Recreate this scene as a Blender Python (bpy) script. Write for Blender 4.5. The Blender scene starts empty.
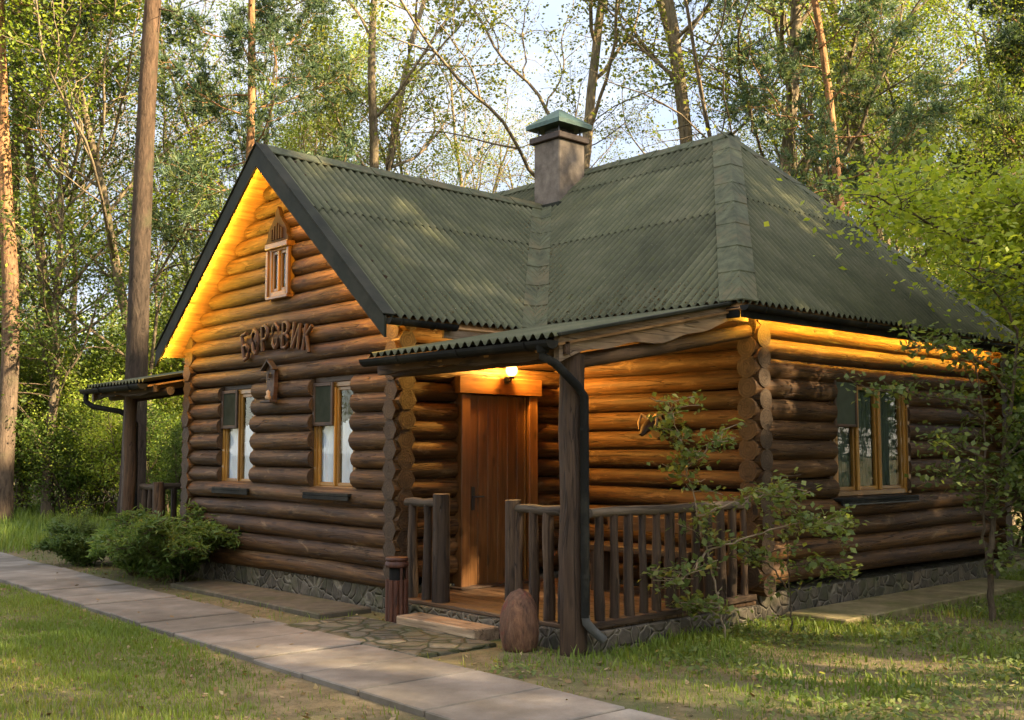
import bpy, bmesh, math, random
import numpy as np
from mathutils import Vector, Matrix

SC = bpy.context.scene
COL = SC.collection
R = math.radians
rng = np.random.default_rng(11)
random.seed(5)

# ------------------------------------------------------------------ materials
def mat(name):
    m = bpy.data.materials.new(name); m.use_nodes = True
    nt = m.node_tree; nt.nodes.clear()
    out = nt.nodes.new('ShaderNodeOutputMaterial')
    return m, nt, out

def N(nt, typ, **kw):
    n = nt.nodes.new(typ)
    for k, v in kw.items():
        if k.startswith('i_'):
            key = k[2:]
            n.inputs[int(key) if key.isdigit() else key.replace('_', ' ')].default_value = v
        else:
            setattr(n, k, v)
    return n

def L(nt, a, b): nt.links.new(a, b)

def ramp(nt, fac, stops):
    r = nt.nodes.new('ShaderNodeValToRGB')
    e = r.color_ramp.elements
    while len(e) < len(stops): e.new(0.5)
    for el, (p, c) in zip(e, stops):
        el.position = p; el.color = (c[0], c[1], c[2], 1)
    L(nt, fac, r.inputs[0]); return r.outputs[0]

def noise(nt, vec, scale, detail=4, rough=.55, dist=0):
    n = N(nt, 'ShaderNodeTexNoise'); n.inputs['Scale'].default_value = scale
    n.inputs['Detail'].default_value = detail; n.inputs['Roughness'].default_value = rough
    n.inputs['Distortion'].default_value = dist
    if vec is not None: L(nt, vec, n.inputs['Vector'])
    return n.outputs['Fac']

def mixc(nt, fac, a, b, typ='MIX'):
    m = N(nt, 'ShaderNodeMix', data_type='RGBA', blend_type=typ)
    for s, v in ((m.inputs[0], fac), (m.inputs[6], a), (m.inputs[7], b)):
        if isinstance(v, (int, float)): s.default_value = v
        elif isinstance(v, tuple): s.default_value = (*v, 1) if len(v) == 3 else v
        else: L(nt, v, s)
    return m.outputs[2]

def mth(nt, op, a, b=0.0, clamp=False):
    m = N(nt, 'ShaderNodeMath', operation=op, use_clamp=clamp)
    for s, v in ((m.inputs[0], a), (m.inputs[1], b)):
        if isinstance(v, (int, float)): s.default_value = v
        else: L(nt, v, s)
    return m.outputs[0]

def attr(nt, name): return N(nt, 'ShaderNodeAttribute', attribute_name=name)

def mapping(nt, vec, scale):
    m = N(nt, 'ShaderNodeMapping'); m.inputs['Scale'].default_value = scale
    L(nt, vec, m.inputs['Vector']); return m.outputs[0]

def princ(nt, out, col, rough=.6, spec=.3, bump=None, bdist=.01, bstr=.6, metallic=0):
    p = N(nt, 'ShaderNodeBsdfPrincipled')
    if isinstance(col, tuple): p.inputs['Base Color'].default_value = (*col, 1)
    else: L(nt, col, p.inputs['Base Color'])
    if isinstance(rough, (int, float)): p.inputs['Roughness'].default_value = rough
    else: L(nt, rough, p.inputs['Roughness'])
    p.inputs['Specular IOR Level'].default_value = spec
    p.inputs['Metallic'].default_value = metallic
    if bump is not None:
        b = N(nt, 'ShaderNodeBump'); b.inputs['Strength'].default_value = bstr
        b.inputs['Distance'].default_value = bdist
        L(nt, bump, b.inputs['Height']); L(nt, b.outputs[0], p.inputs['Normal'])
    L(nt, p.outputs[0], out.inputs[0]); return p

def add2(nt, v):
    a = N(nt, 'ShaderNodeVectorMath', operation='ADD'); L(nt, v, a.inputs[0]); a.inputs[1].default_value = (7.3, 3.1, 9.7); return a.outputs[0]

def wood_mat(name, dark, mid, light, end=None, rough=.65, crack=1.0, bdist=.012, spec=.3, weather=None, worn=None):
    """lc = (metres along the grain, across, across); rnd = one number per log or plank; cap = end grain."""
    m, nt, out = mat(name)
    lc = attr(nt, 'lc').outputs['Vector']; rn = attr(nt, 'rnd').outputs['Fac']
    off = N(nt, 'ShaderNodeVectorMath', operation='SCALE'); off.inputs[0].default_value = (37, 19, 53)
    L(nt, rn, off.inputs['Scale'])
    add = N(nt, 'ShaderNodeVectorMath', operation='ADD'); L(nt, lc, add.inputs[0]); L(nt, off.outputs[0], add.inputs[1])
    v = add.outputs[0]
    grain = noise(nt, mapping(nt, v, (1.6, 26, 26)), 1.0, 6, .65, .3)
    blot = noise(nt, mapping(nt, v, (1.3, 4, 4)), 1.0, 5, .6, .5)
    fine = noise(nt, mapping(nt, v, (5, 90, 90)), 1.0, 3, .6)
    crk = noise(nt, mapping(nt, v, (.8, 14, 14)), 1.0, 2, .5, .6)
    c = ramp(nt, grain, [(.3, dark), (.52, mid), (.75, light)])
    c = mixc(nt, mth(nt, 'MULTIPLY', ramp(nt, blot, [(.35, (0, 0, 0)), (.7, (1, 1, 1))]), .75), c, dark)
    tone = mth(nt, 'ADD', mth(nt, 'MULTIPLY', rn, .65), .68)
    c = mixc(nt, 1.0, c, tone, 'MULTIPLY')
    if weather:
        w2 = noise(nt, mapping(nt, v, (.5, 1.6, 1.6)), 1.0, 6, .7)
        c = mixc(nt, ramp(nt, w2, [(.5, (0, 0, 0)), (.72, (.8, .8, .8))]), c, weather)
    if worn:
        wv = noise(nt, mapping(nt, v, (2.2, 7, 7)), 1.0, 6, .75, .8)
        c = mixc(nt, ramp(nt, wv, [(.56, (0, 0, 0)), (.70, (.75, .75, .75))]), c, worn)
        dk = noise(nt, mapping(nt, add2(nt, v), (1.1, 6, 6)), 1.0, 6, .8, .6)
        c = mixc(nt, ramp(nt, dk, [(.55, (0, 0, 0)), (.66, (.7, .7, .7))]), c, tuple(x * .5 for x in dark))
    # knots
    vo = N(nt, 'ShaderNodeTexVoronoi'); vo.inputs['Scale'].default_value = 1.0
    L(nt, mapping(nt, v, (2.6, 6.5, 6.5)), vo.inputs['Vector'])
    kn = ramp(nt, vo.outputs['Distance'], [(.09, (1, 1, 1)), (.2, (0, 0, 0))])
    c = mixc(nt, mth(nt, 'MULTIPLY', kn, .7), c, tuple(x * .45 for x in dark))
    cr = ramp(nt, crk, [(.485, (0, 0, 0)), (.497, (1, 1, 1)), (.503, (1, 1, 1)), (.515, (0, 0, 0))])
    c = mixc(nt, mth(nt, 'MULTIPLY', cr, .7 * crack), c, tuple(x * .3 for x in dark))
    if end:
        cp = attr(nt, 'cap').outputs['Fac']
        ring = N(nt, 'ShaderNodeTexWave', wave_type='RINGS', rings_direction='SPHERICAL')
        ring.inputs['Scale'].default_value = 11; ring.inputs['Distortion'].default_value = 1.5
        L(nt, lc, ring.inputs['Vector'])
        ec = mixc(nt, ring.outputs['Fac'], tuple(x * .6 for x in end), end)
        ec = mixc(nt, ramp(nt, noise(nt, v, 9, 4), [(.4, (0, 0, 0)), (.7, (.8, .8, .8))]), ec, tuple(x * .4 for x in end))
        c = mixc(nt, cp, c, ec)
    h = mth(nt, 'ADD', mth(nt, 'MULTIPLY', grain, .6), mth(nt, 'MULTIPLY', fine, .25))
    h = mth(nt, 'SUBTRACT', h, mth(nt, 'MULTIPLY', cr, .9 * crack))
    princ(nt, out, c, rough, spec, h, bdist, .8)
    return m

M = {}
M['log'] = wood_mat('weathered_log', (.029, .0130, .0050), (.096, .045, .0145), (.190, .100, .034), end=(.075, .047, .027), rough=.62, spec=.22, weather=(.040, .025, .012), worn=(.21, .135, .068))
M['post'] = wood_mat('dark_post_wood', (.030, .016, .0085), (.078, .044, .024), (.13, .078, .046), end=(.12, .08, .05), rough=.75, weather=(.055, .038, .025))
M['rail'] = wood_mat('grey_stick_wood', (.024, .0135, .008), (.062, .037, .021), (.112, .073, .045), end=(.22, .17, .12), rough=.75)
M['top_rail'] = wood_mat('pale_worn_rail', (.05, .035, .024), (.11, .082, .056), (.17, .134, .10), end=(.22, .17, .12), rough=.75)
M['slab_board'] = wood_mat('pale_edge_board', (.12, .075, .045), (.32, .22, .13), (.48, .36, .23), end=(.3, .23, .15), rough=.75, weather=(.22, .16, .11))
M['door'] = wood_mat('varnished_door_wood', (.072, .030, .009), (.15, .063, .018), (.23, .108, .036), rough=.33, crack=.1, bdist=.003, spec=.5)
M['frame'] = wood_mat('varnished_frame_wood', (.14, .062, .010), (.27, .13, .020), (.37, .195, .034), rough=.35, crack=.1, bdist=.002, spec=.5)
M['dark_frame'] = wood_mat('brown_shutter_wood', (.03, .017, .010), (.062, .036, .022), (.10, .062, .042), rough=.6, crack=.2, bdist=.003)
M['soffit'] = wood_mat('soffit_board', (.16, .08, .03), (.30, .16, .06), (.42, .25, .11), rough=.6, crack=.3, bdist=.004)
M['floor_board'] = wood_mat('porch_board', (.05, .026, .013), (.10, .056, .028), (.15, .092, .05), rough=.55, bdist=.004)
M['letter'] = wood_mat('carved_letter_wood', (.035, .016, .009), (.085, .04, .022), (.15, .078, .045), rough=.55, bdist=.004)
M['red_bin'] = wood_mat('red_brown_bin_wood', (.035, .013, .008), (.085, .03, .018), (.14, .058, .034), rough=.5, bdist=.004)

def roof_mat():
    m, nt, out = mat('green_corrugated_sheet')
    g = N(nt, 'ShaderNodeTexCoord').outputs['Object']
    n1 = noise(nt, g, 1.6, 8, .72); n2 = noise(nt, mapping(nt, g, (9, 9, 4)), 1, 6, .75); n3 = noise(nt, g, 26, 4, .7)
    c = ramp(nt, n1, [(.3, (.048, .051, .028)), (.5, (.078, .080, .043)), (.7, (.120, .114, .066))])
    c = mixc(nt, ramp(nt, n2, [(.55, (0, 0, 0)), (.72, (.7, .7, .7))]), c, (.085, .09, .03))
    c = mixc(nt, ramp(nt, n3, [(.62, (0, 0, 0)), (.7, (.55, .55, .55))]), c, (.20, .17, .11))
    rn = attr(nt, 'rnd').outputs['Fac']
    c = mixc(nt, 1.0, c, mth(nt, 'ADD', mth(nt, 'MULTIPLY', rn, .35), .78), 'MULTIPLY')
    groove_shade = attr(nt, 'cap').outputs['Fac']
    c = mixc(nt, mth(nt, 'MULTIPLY', groove_shade, .8), c, (.008, .009, .005))  # corrugation shading painted into the troughs as near-black colour
    princ(nt, out, c, .85, .15, n2, .004, .5)
    return m
M['roof'] = roof_mat()

def simple(name, col, rough=.5, spec=.4, var=.25, scale=8, bdist=.004, metallic=0, dirt=None):
    m, nt, out = mat(name)
    g = N(nt, 'ShaderNodeTexCoord').outputs['Object']
    n1 = noise(nt, g, scale, 6, .65)
    c = ramp(nt, n1, [(.3, tuple(x * (1 - var) for x in col)), (.7, tuple(x * (1 + var) for x in col))])
    if dirt:
        c = mixc(nt, ramp(nt, noise(nt, g, scale * .4, 7, .7), [(.48, (0, 0, 0)), (.66, (.85, .85, .85))]), c, dirt)
    princ(nt, out, c, rough, spec, n1, bdist, .5, metallic)
    return m
M['flash'] = simple('dark_green_flashing', (.018, .019, .012), .75, .15, .4, 4, dirt=(.034, .031, .021))
M['cap'] = simple('mossy_ridge_cap', (.066, .070, .038), .75, .15, .5, 7, .006, dirt=(.11, .088, .045))
M['gutter'] = simple('dark_gutter_paint', (.009, .009, .008), .7, .12, .2, 5, dirt=(.035, .033, .026))
M['black_metal'] = simple('black_metal', (.02, .02, .02), .35, .5, .2, 5)
M['pot_black'] = simple('matte_black', (.012, .011, .010), .9, .1, .3, 6)
M['copper'] = simple('verdigris_copper', (.045, .080, .066), .55, .25, .3, 6, dirt=(.03, .045, .037))
M['render'] = simple('stained_chimney_render', (.135, .110, .088), .9, .15, .4, 5, .012, dirt=(.056, .046, .038))
M['concrete'] = simple('grey_path_concrete', (.095, .078, .056), .9, .15, .35, 7, .006, dirt=(.06, .06, .026))
M['moss_strip'] = simple('mossy_sandy_concrete', (.20, .16, .085), .95, .1, .35, 5, .01, dirt=(.10, .105, .03))
M['curtain'] = simple('white_curtain', (.80, .83, .90), .9, .1, .06, 5)
M['curtain_green'] = simple('grey_green_curtain', (.085, .105, .075), .9, .1, .1, 5)
M['grey_pipe'] = simple('grey_drain_pipe', (.07, .07, .068), .6, .2, .2, 9)
M['antler'] = simple('carved_pale_wood', (.34, .23, .14), .6, .3, .3, 9)
M['pediment'] = simple('dark_stained_pediment', (.022, .010, .006), .7, .15, .3, 9)
M['dark_carve'] = simple('dark_carved_wood', (.035, .022, .015), .6, .3, .3, 9)

def path_mat():
    m, nt, out = mat('path_slab_concrete')
    g = N(nt, 'ShaderNodeTexCoord').outputs['Object']
    a = noise(nt, g, 2.3, 7, .65); b = noise(nt, g, 90, 3, .6); c2 = noise(nt, g, .8, 5, .6)
    c = ramp(nt, a, [(.3, (.115, .098, .08)), (.55, (.185, .160, .132)), (.75, (.25, .218, .182))])
    c = mixc(nt, ramp(nt, c2, [(.5, (0, 0, 0)), (.68, (.7, .7, .7))]), c, (.08, .064, .045))
    c = mixc(nt, ramp(nt, b, [(.55, (0, 0, 0)), (.75, (.45, .45, .45))]), c, (.075, .065, .058))
    rn = attr(nt, 'rnd').outputs['Fac']
    c = mixc(nt, 1.0, c, mth(nt, 'ADD', mth(nt, 'MULTIPLY', rn, .3), .82), 'MULTIPLY')
    princ(nt, out, c, .85, .2, b, .003, .6); return m
M['path'] = path_mat()

def stone_mat(name, scale, c0, c1, mortar, mw=.05, moss=.5):
    m, nt, out = mat(name)
    g = N(nt, 'ShaderNodeTexCoord').outputs['Object']
    wob = N(nt, 'ShaderNodeTexNoise'); wob.inputs['Scale'].default_value = 4; L(nt, g, wob.inputs['Vector'])
    gm = mixc(nt, .06, g, wob.outputs['Color'], 'LINEAR_LIGHT')
    v = N(nt, 'ShaderNodeTexVoronoi', feature='DISTANCE_TO_EDGE'); v.inputs['Scale'].default_value = scale; L(nt, gm, v.inputs['Vector'])
    vc = N(nt, 'ShaderNodeTexVoronoi'); vc.inputs['Scale'].default_value = scale; L(nt, gm, vc.inputs['Vector'])
    sep = N(nt, 'ShaderNodeSeparateColor'); L(nt, vc.outputs['Color'], sep.inputs[0])
    c = mixc(nt, sep.outputs[0], c0, c1)
    n1 = noise(nt, g, 14, 6, .7)
    c = mixc(nt, 1, c, ramp(nt, n1, [(.3, (.6, .6, .6)), (.7, (1.2, 1.2, 1.2))]), 'MULTIPLY')
    e = ramp(nt, v.outputs['Distance'], [(mw * .5, (1, 1, 1)), (mw, (0, 0, 0))])
    c = mixc(nt, e, c, mortar)
    n2 = noise(nt, g, 2.5, 6, .7)
    c = mixc(nt, ramp(nt, n2, [(.5, (0, 0, 0)), (.7, (moss, moss, moss))]), c, (.07, .075, .03))
    h = mth(nt, 'ADD', ramp(nt, v.outputs['Distance'], [(0, (0, 0, 0)), (mw * 2.2, (1, 1, 1))]), mth(nt, 'MULTIPLY', n1, .4))
    princ(nt, out, c, .85, .2, h, .03, .9); return m
M['stone'] = stone_mat('rubble_stone', 7.5, (.055, .047, .036), (.125, .10, .075), (.17, .145, .108), .06, .8)
M['cobble'] = stone_mat('mossy_paving_stone', 4.6, (.07, .062, .045), (.14, .122, .09), (.035, .038, .018), .07, .8)

def ground_mat():
    m, nt, out = mat('forest_ground')
    g = N(nt, 'ShaderNodeTexCoord').outputs['Object']
    a = noise(nt, g, .55, 7, .65); b = noise(nt, g, 6, 8, .75); c3 = noise(nt, g, 45, 4, .7); d = noise(nt, g, 130, 2)
    c = ramp(nt, b, [(.3, (.07, .055, .030)), (.5, (.15, .115, .062)), (.7, (.25, .19, .11))])
    c = mixc(nt, ramp(nt, a, [(.42, (0, 0, 0)), (.62, (.7, .7, .7))]), c, (.075, .10, .028))
    c = mixc(nt, ramp(nt, c3, [(.55, (0, 0, 0)), (.68, (.7, .7, .7))]), c, (.15, .105, .055))
    c = mixc(nt, ramp(nt, d, [(.6, (0, 0, 0)), (.7, (.6, .6, .6))]), c, (.24, .185, .11))
    h = mth(nt, 'ADD', b, mth(nt, 'MULTIPLY', c3, .5))
    princ(nt, out, c, .95, .1, h, .03, .8); return m
M['ground'] = ground_mat()

def leaf_mat(name, c0, c1, trans=.45, c2=None, rough=.5):
    m, nt, out = mat(name)
    rn = attr(nt, 'rnd').outputs['Fac']
    oi = N(nt, 'ShaderNodeObjectInfo').outputs['Random']
    stops = [(0, c0), (.75, c1)] + ([(1, c2)] if c2 else [])
    c = ramp(nt, rn, stops)
    c = mixc(nt, 1, c, mth(nt, 'ADD', mth(nt, 'MULTIPLY', oi, .5), .75), 'MULTIPLY')
    d = N(nt, 'ShaderNodeBsdfPrincipled'); L(nt, c, d.inputs['Base Color']); d.inputs['Roughness'].default_value = rough
    d.inputs['Specular IOR Level'].default_value = .25
    t = N(nt, 'ShaderNodeBsdfTranslucent')
    L(nt, mixc(nt, 1, c, (1.3, 1.28, .7), 'MULTIPLY'), t.inputs[0])
    mx = N(nt, 'ShaderNodeMixShader'); mx.inputs[0].default_value = trans
    L(nt, d.outputs[0], mx.inputs[1]); L(nt, t.outputs[0], mx.inputs[2]); L(nt, mx.outputs[0], out.inputs[0])
    return m
M['leaf'] = leaf_mat('spring_leaf', (.075, .11, .018), (.19, .20, .035), .5, (.28, .23, .05))
M['leaf_fresh'] = leaf_mat('fresh_leaf', (.09, .14, .018), (.20, .24, .03), .5, (.27, .27, .05))
M['leaf_maple'] = leaf_mat('maple_leaf', (.14, .20, .02), (.29, .32, .035), .5, (.36, .33, .06))
M['leaf_deep'] = leaf_mat('deep_green_leaf', (.045, .085, .018), (.11, .16, .03), .5, (.17, .19, .04))
M['leaf_grey'] = leaf_mat('soft_green_leaf', (.085, .125, .035), (.17, .215, .06), .45, (.26, .27, .08))
M['needle'] = leaf_mat('pine_needle', (.045, .082, .045), (.10, .14, .062), .35, (.17, .17, .05))
M['juniper'] = leaf_mat('juniper_green', (.06, .115, .03), (.14, .205, .055), .45, (.22, .27, .08))
M['grass'] = leaf_mat('grass_blade', (.075, .125, .02), (.165, .215, .035), .4, (.30, .275, .08))
M['litter'] = leaf_mat('dry_leaf', (.13, .08, .035), (.24, .16, .075), .15, (.36, .28, .16), .7)

def bark_mat(name, low, high, z0, z1):
    m, nt, out = mat(name)
    g = N(nt, 'ShaderNodeTexCoord').outputs['Object']
    sep = N(nt, 'ShaderNodeSeparateXYZ'); L(nt, g, sep.inputs[0])
    mr = N(nt, 'ShaderNodeMapRange'); mr.inputs[1].default_value = z0; mr.inputs[2].default_value = z1
    L(nt, sep.outputs[2], mr.inputs[0])
    c = mixc(nt, mr.outputs[0], low, high)
    n1 = noise(nt, mapping(nt, g, (14, 14, 3.0)), 1, 6, .7, .8)
    c = mixc(nt, 1, c, ramp(nt, n1, [(.32, (.3, .28, .26)), (.5, (.9, .9, .9)), (.7, (1.5, 1.45, 1.4))]), 'MULTIPLY')
    n2 = noise(nt, g, 1.4, 5)
    c = mixc(nt, ramp(nt, n2, [(.55, (0, 0, 0)), (.75, (.5, .5, .5))]), c, (.06, .07, .03))
    princ(nt, out, c, .9, .15, n1, .04, .9); return m
M['pine_bark'] = bark_mat('pine_bark', (.10, .07, .048), (.30, .155, .07), 3.5, 9)
M['old_pine_bark'] = bark_mat('old_pine_bark', (.042, .030, .021), (.12, .068, .036), 5, 15)
M['bark'] = bark_mat('grey_brown_bark', (.10, .075, .05), (.21, .16, .095), 2, 12)
M['twig'] = simple('pale_twig_bark', (.24, .18, .12), .8, .2, .2, 20)

def glass_mat():
    m, nt, out = mat('window_glass')
    lw = N(nt, 'ShaderNodeFresnel'); lw.inputs['IOR'].default_value = 1.5
    t = N(nt, 'ShaderNodeBsdfTransparent'); t.inputs[0].default_value = (.9, .92, .92, 1)
    gl = N(nt, 'ShaderNodeBsdfGlossy'); gl.inputs['Roughness'].default_value = .02
    mx = N(nt, 'ShaderNodeMixShader'); L(nt, mth(nt, 'MULTIPLY', mth(nt, 'MULTIPLY', lw.outputs[0], .8), mth(nt, 'SUBTRACT', 1.0, N(nt, 'ShaderNodeNewGeometry').outputs['Backfacing'])), mx.inputs[0])
    L(nt, t.outputs[0], mx.inputs[1]); L(nt, gl.outputs[0], mx.inputs[2]); L(nt, mx.outputs[0], out.inputs[0])
    return m
M['glass'] = glass_mat()

def emit_mat(name, col, s):
    m, nt, out = mat(name)
    e = N(nt, 'ShaderNodeEmission'); e.inputs[0].default_value = (*col, 1); e.inputs[1].default_value = s
    L(nt, e.outputs[0], out.inputs[0]); return m
WARM = (1.0, .535, .05)
M['strip_strong'] = emit_mat('warm_strip_strong', WARM, 60)
M['strip_mid'] = emit_mat('warm_strip_mid', WARM, 26)
M['strip_eave'] = emit_mat('warm_strip_eave', WARM, 60)
M['bulb'] = emit_mat('bulb_glow', (1.0, .62, .17), .8)

def egg_mat():
    m, nt, out = mat('red_flaked_stump')
    g = N(nt, 'ShaderNodeTexCoord').outputs['Object']
    n1 = noise(nt, mapping(nt, g, (7, 7, 3)), 1, 6, .7); n2 = noise(nt, mapping(nt, g, (26, 26, 7)), 1, 5, .7)
    c = ramp(nt, n2, [(.3, (.04, .022, .014)), (.55, (.125, .062, .036)), (.75, (.20, .115, .07))])
    c = mixc(nt, ramp(nt, n1, [(.53, (0, 0, 0)), (.6, (.85, .85, .85))]), c, (.15, .034, .022))
    princ(nt, out, c, .75, .25, n2, .02, .9); return m
M['egg'] = egg_mat()

# ------------------------------------------------------------------ mesh builders
class MB:
    """Collects geometry with per-vertex attributes lc / rnd / cap, then links it as ONE mesh object."""
    def __init__(s): s.V = []; s.F = []; s.lc = []; s.rn = []; s.cp = []; s.sm = []
    def add(s, vs, fs, lc=None, rnd=None, cap=0, smooth=False):
        b = len(s.V); r = random.random() if rnd is None else rnd
        s.V += [tuple(v) for v in vs]
        s.F += [tuple(b + i for i in f) for f in fs]; s.sm += [smooth] * len(fs)
        s.lc += [tuple(v) for v in (lc if lc is not None else vs)]
        s.rn += [r] * len(vs); s.cp += [cap] * len(vs)
    def box(s, x0, x1, y0, y1, z0, z1, rnd=None, axis=None, bev=0.0):
        s.obox(Vector(((x0 + x1) / 2, (y0 + y1) / 2, (z0 + z1) / 2)), Vector((1, 0, 0)), Vector((0, 1, 0)), Vector((0, 0, 1)),
               x1 - x0, y1 - y0, z1 - z0, rnd, axis, bev)
    def obox(s, c, a, b, n, la, lb, ln, rnd=None, axis=None, bev=0.0):
        dims = (la, lb, ln)
        if axis is None: axis = dims.index(max(dims))
        if bev <= 0: bev = min(.006, min(dims) * .2)
        rnd = random.random() if rnd is None else rnd
        vs = []; lc = []
        # chamfered box: three shrunk face loops
        idx = {}
        for sx in (-1, 1):
            for sy in (-1, 1):
                for sz in (-1, 1):
                    for k in range(3):
                        p = [sx * (la / 2), sy * (lb / 2), sz * (ln / 2)]
                        for j, sg in enumerate((sx, sy, sz)):
                            if j != k: p[j] -= sg * bev
                        idx[(sx, sy, sz, k)] = len(vs)
                        vs.append(c + a * p[0] + b * p[1] + n * p[2])
                        o = [p[axis], p[(axis + 1) % 3], p[(axis + 2) % 3]]; lc.append(o)
        fs = []
        def q(*ks): fs.append([idx[k] for k in ks])
        for sg in (-1, 1):
            f = [(sg, -1, -1, 0), (sg, 1, -1, 0), (sg, 1, 1, 0), (sg, -1, 1, 0)]; q(*(f if sg > 0 else f[::-1]))
            f = [(-1, sg, -1, 1), (-1, sg, 1, 1), (1, sg, 1, 1), (1, sg, -1, 1)]; q(*(f if sg > 0 else f[::-1]))
            f = [(-1, -1, sg, 2), (1, -1, sg, 2), (1, 1, sg, 2), (-1, 1, sg, 2)]; q(*(f if sg > 0 else f[::-1]))
        for u in (-1, 1):
            for w in (-1, 1):
                q((u, w, -1, 0), (u, w, -1, 1), (u, w, 1, 1), (u, w, 1, 0))
                q((u, -1, w, 0), (u, -1, w, 2), (u, 1, w, 2), (u, 1, w, 0))
                q((-1, u, w, 1), (-1, u, w, 2), (1, u, w, 2), (1, u, w, 1))
                for z in (-1, 1):
                    pass
        for sx in (-1, 1):
            for sy in (-1, 1):
                for sz in (-1, 1): q((sx, sy, sz, 0), (sx, sy, sz, 1), (sx, sy, sz, 2))
        s.add(vs, fs, lc, rnd)
    def beam(s, p0, p1, w, h, up=Vector((0, 0, 1)), rnd=None, bev=0.0):
        p0, p1 = Vector(p0), Vector(p1); a = (p1 - p0); l = a.length; a.normalize()
        b = up.cross(a).normalized(); n = a.cross(b)
        s.obox((p0 + p1) / 2, a, b, n, l, w, h, rnd, 0, bev)
    def tube(s, pts, rad, n=10, rnd=None, caps=True, smooth=True, rough=0.0, squash=None, phase=0.0):
        pts = [Vector(p) for p in pts]
        if isinstance(rad, (int, float)): rad = [rad] * len(pts)
        rnd = random.random() if rnd is None else rnd
        vs = []; lc = []; L_ = 0
        t0 = (pts[1] - pts[0]).normalized()
        ref = Vector((0, 0, 1)) if abs(t0.z) < .9 else Vector((1, 0, 0))
        rings = []
        for i, p in enumerate(pts):
            if i: L_ += (p - pts[i - 1]).length
            t = ((pts[min(i + 1, len(pts) - 1)] - pts[max(i - 1, 0)])).normalized()
            b = ref.cross(t).normalized(); c = t.cross(b)
            ring = []
            for k in range(n):
                a = 2 * math.pi * k / n + phase
                r = rad[i] * (1 + (random.uniform(-rough, rough) if rough else 0))
                ring.append(len(vs)); vs.append(p + (b * math.cos(a) + c * math.sin(a)) * r)
                lc.append((L_, math.cos(a) * rad[i] * 1.3, math.sin(a) * rad[i] * 1.3))
            rings.append(ring)
        fs = []
        for i in range(len(rings) - 1):
            for k in range(n):
                k2 = (k + 1) % n
                fs.append((rings[i][k], rings[i][k2], rings[i + 1][k2], rings[i + 1][k]))
        s.add(vs, fs, lc, rnd, 0, smooth)
        if caps:
            for ring, rr, fl in ((rings[0], rad[0], True), (rings[-1], rad[-1], False)):
                cv = [vs[k] for k in ring]
                cl = [(0.0, math.cos(2 * math.pi * k / n) * rr, math.sin(2 * math.pi * k / n) * rr) for k in range(n)]
                cen = sum((Vector(v) for v in cv), Vector()) / n
                tri = [((k + 1) % n, k, n) if fl else (k, (k + 1) % n, n) for k in range(n)]
                s.add(cv + [cen], [t[::-1] for t in tri] if False else tri, cl + [(0, 0, 0)], rnd, 1, False)
    def log(s, p0, p1, r, n=12, rnd=None, jit=.035, step=.3):
        p0, p1 = Vector(p0), Vector(p1); l = (p1 - p0).length; k = max(2, int(l / step) + 1)
        ph = random.uniform(0, 6); amp = random.uniform(.003, .013)
        tp = random.uniform(-.10, .10)
        pts = []; rad = []
        for i in range(k):
            t = i / (k - 1); x = t * l
            o = Vector((0, 0, amp * math.sin(x * 1.3 + ph)))
            pts.append(p0.lerp(p1, t) + o)
            rad.append(r * (1 + tp * (t - .5) + random.uniform(-jit, jit) * .6))
        s.tube(pts, rad, n, rnd, True, True, jit * .35)
    def lathe(s, prof, c, n=20, rnd=None, smooth=True):
        vs = []; fs = []
        for (r, z) in prof:
            for k in range(n):
                a = 2 * math.pi * k / n; vs.append(Vector(c) + Vector((r * math.cos(a), r * math.sin(a), z)))
        for i in range(len(prof) - 1):
            for k in range(n):
                k2 = (k + 1) % n; fs.append((i * n + k, i * n + k2, (i + 1) * n + k2, (i + 1) * n + k))
        s.add(vs, fs, [(v.z, v.x, v.y) for v in vs], rnd, 0, smooth)
    def poly(s, pts, th, nrm, rnd=None):
        """A flat outline given thickness th along -nrm."""
        nrm = Vector(nrm).normalized(); n = len(pts)
        top = [Vector(p) for p in pts]; bot = [p - nrm * th for p in top]
        fs = [tuple(range(n)), tuple(range(2 * n - 1, n - 1, -1))]
        for i in range(n):
            j = (i + 1) % n; fs.append((j, i, n + i, n + j))
        s.add(top + bot, fs, None, rnd)
    def build(s, name, m, parent=None):
        me = bpy.data.meshes.new(name); me.from_pydata(s.V, [], s.F)
        a = me.attributes.new('lc', 'FLOAT_VECTOR', 'POINT'); a.data.foreach_set('vector', np.array(s.lc, 'f').ravel())
        a = me.attributes.new('rnd', 'FLOAT', 'POINT'); a.data.foreach_set('value', np.array(s.rn, 'f'))
        a = me.attributes.new('cap', 'FLOAT', 'POINT'); a.data.foreach_set('value', np.array(s.cp, 'f'))
        me.polygons.foreach_set('use_smooth', np.array(s.sm, bool))
        me.materials.append(m); me.update()
        bm = bmesh.new(); bm.from_mesh(me); bmesh.ops.recalc_face_normals(bm, faces=bm.faces); bm.to_mesh(me); bm.free()
        o = bpy.data.objects.new(name, me); COL.objects.link(o)
        if parent: o.parent = parent; o.matrix_parent_inverse = parent_world(parent).inverted()
        return o

def parent_world(p):
    m = p.matrix_basis.copy()
    if p.parent: m = parent_world(p.parent) @ p.matrix_parent_inverse @ m
    return m

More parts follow.
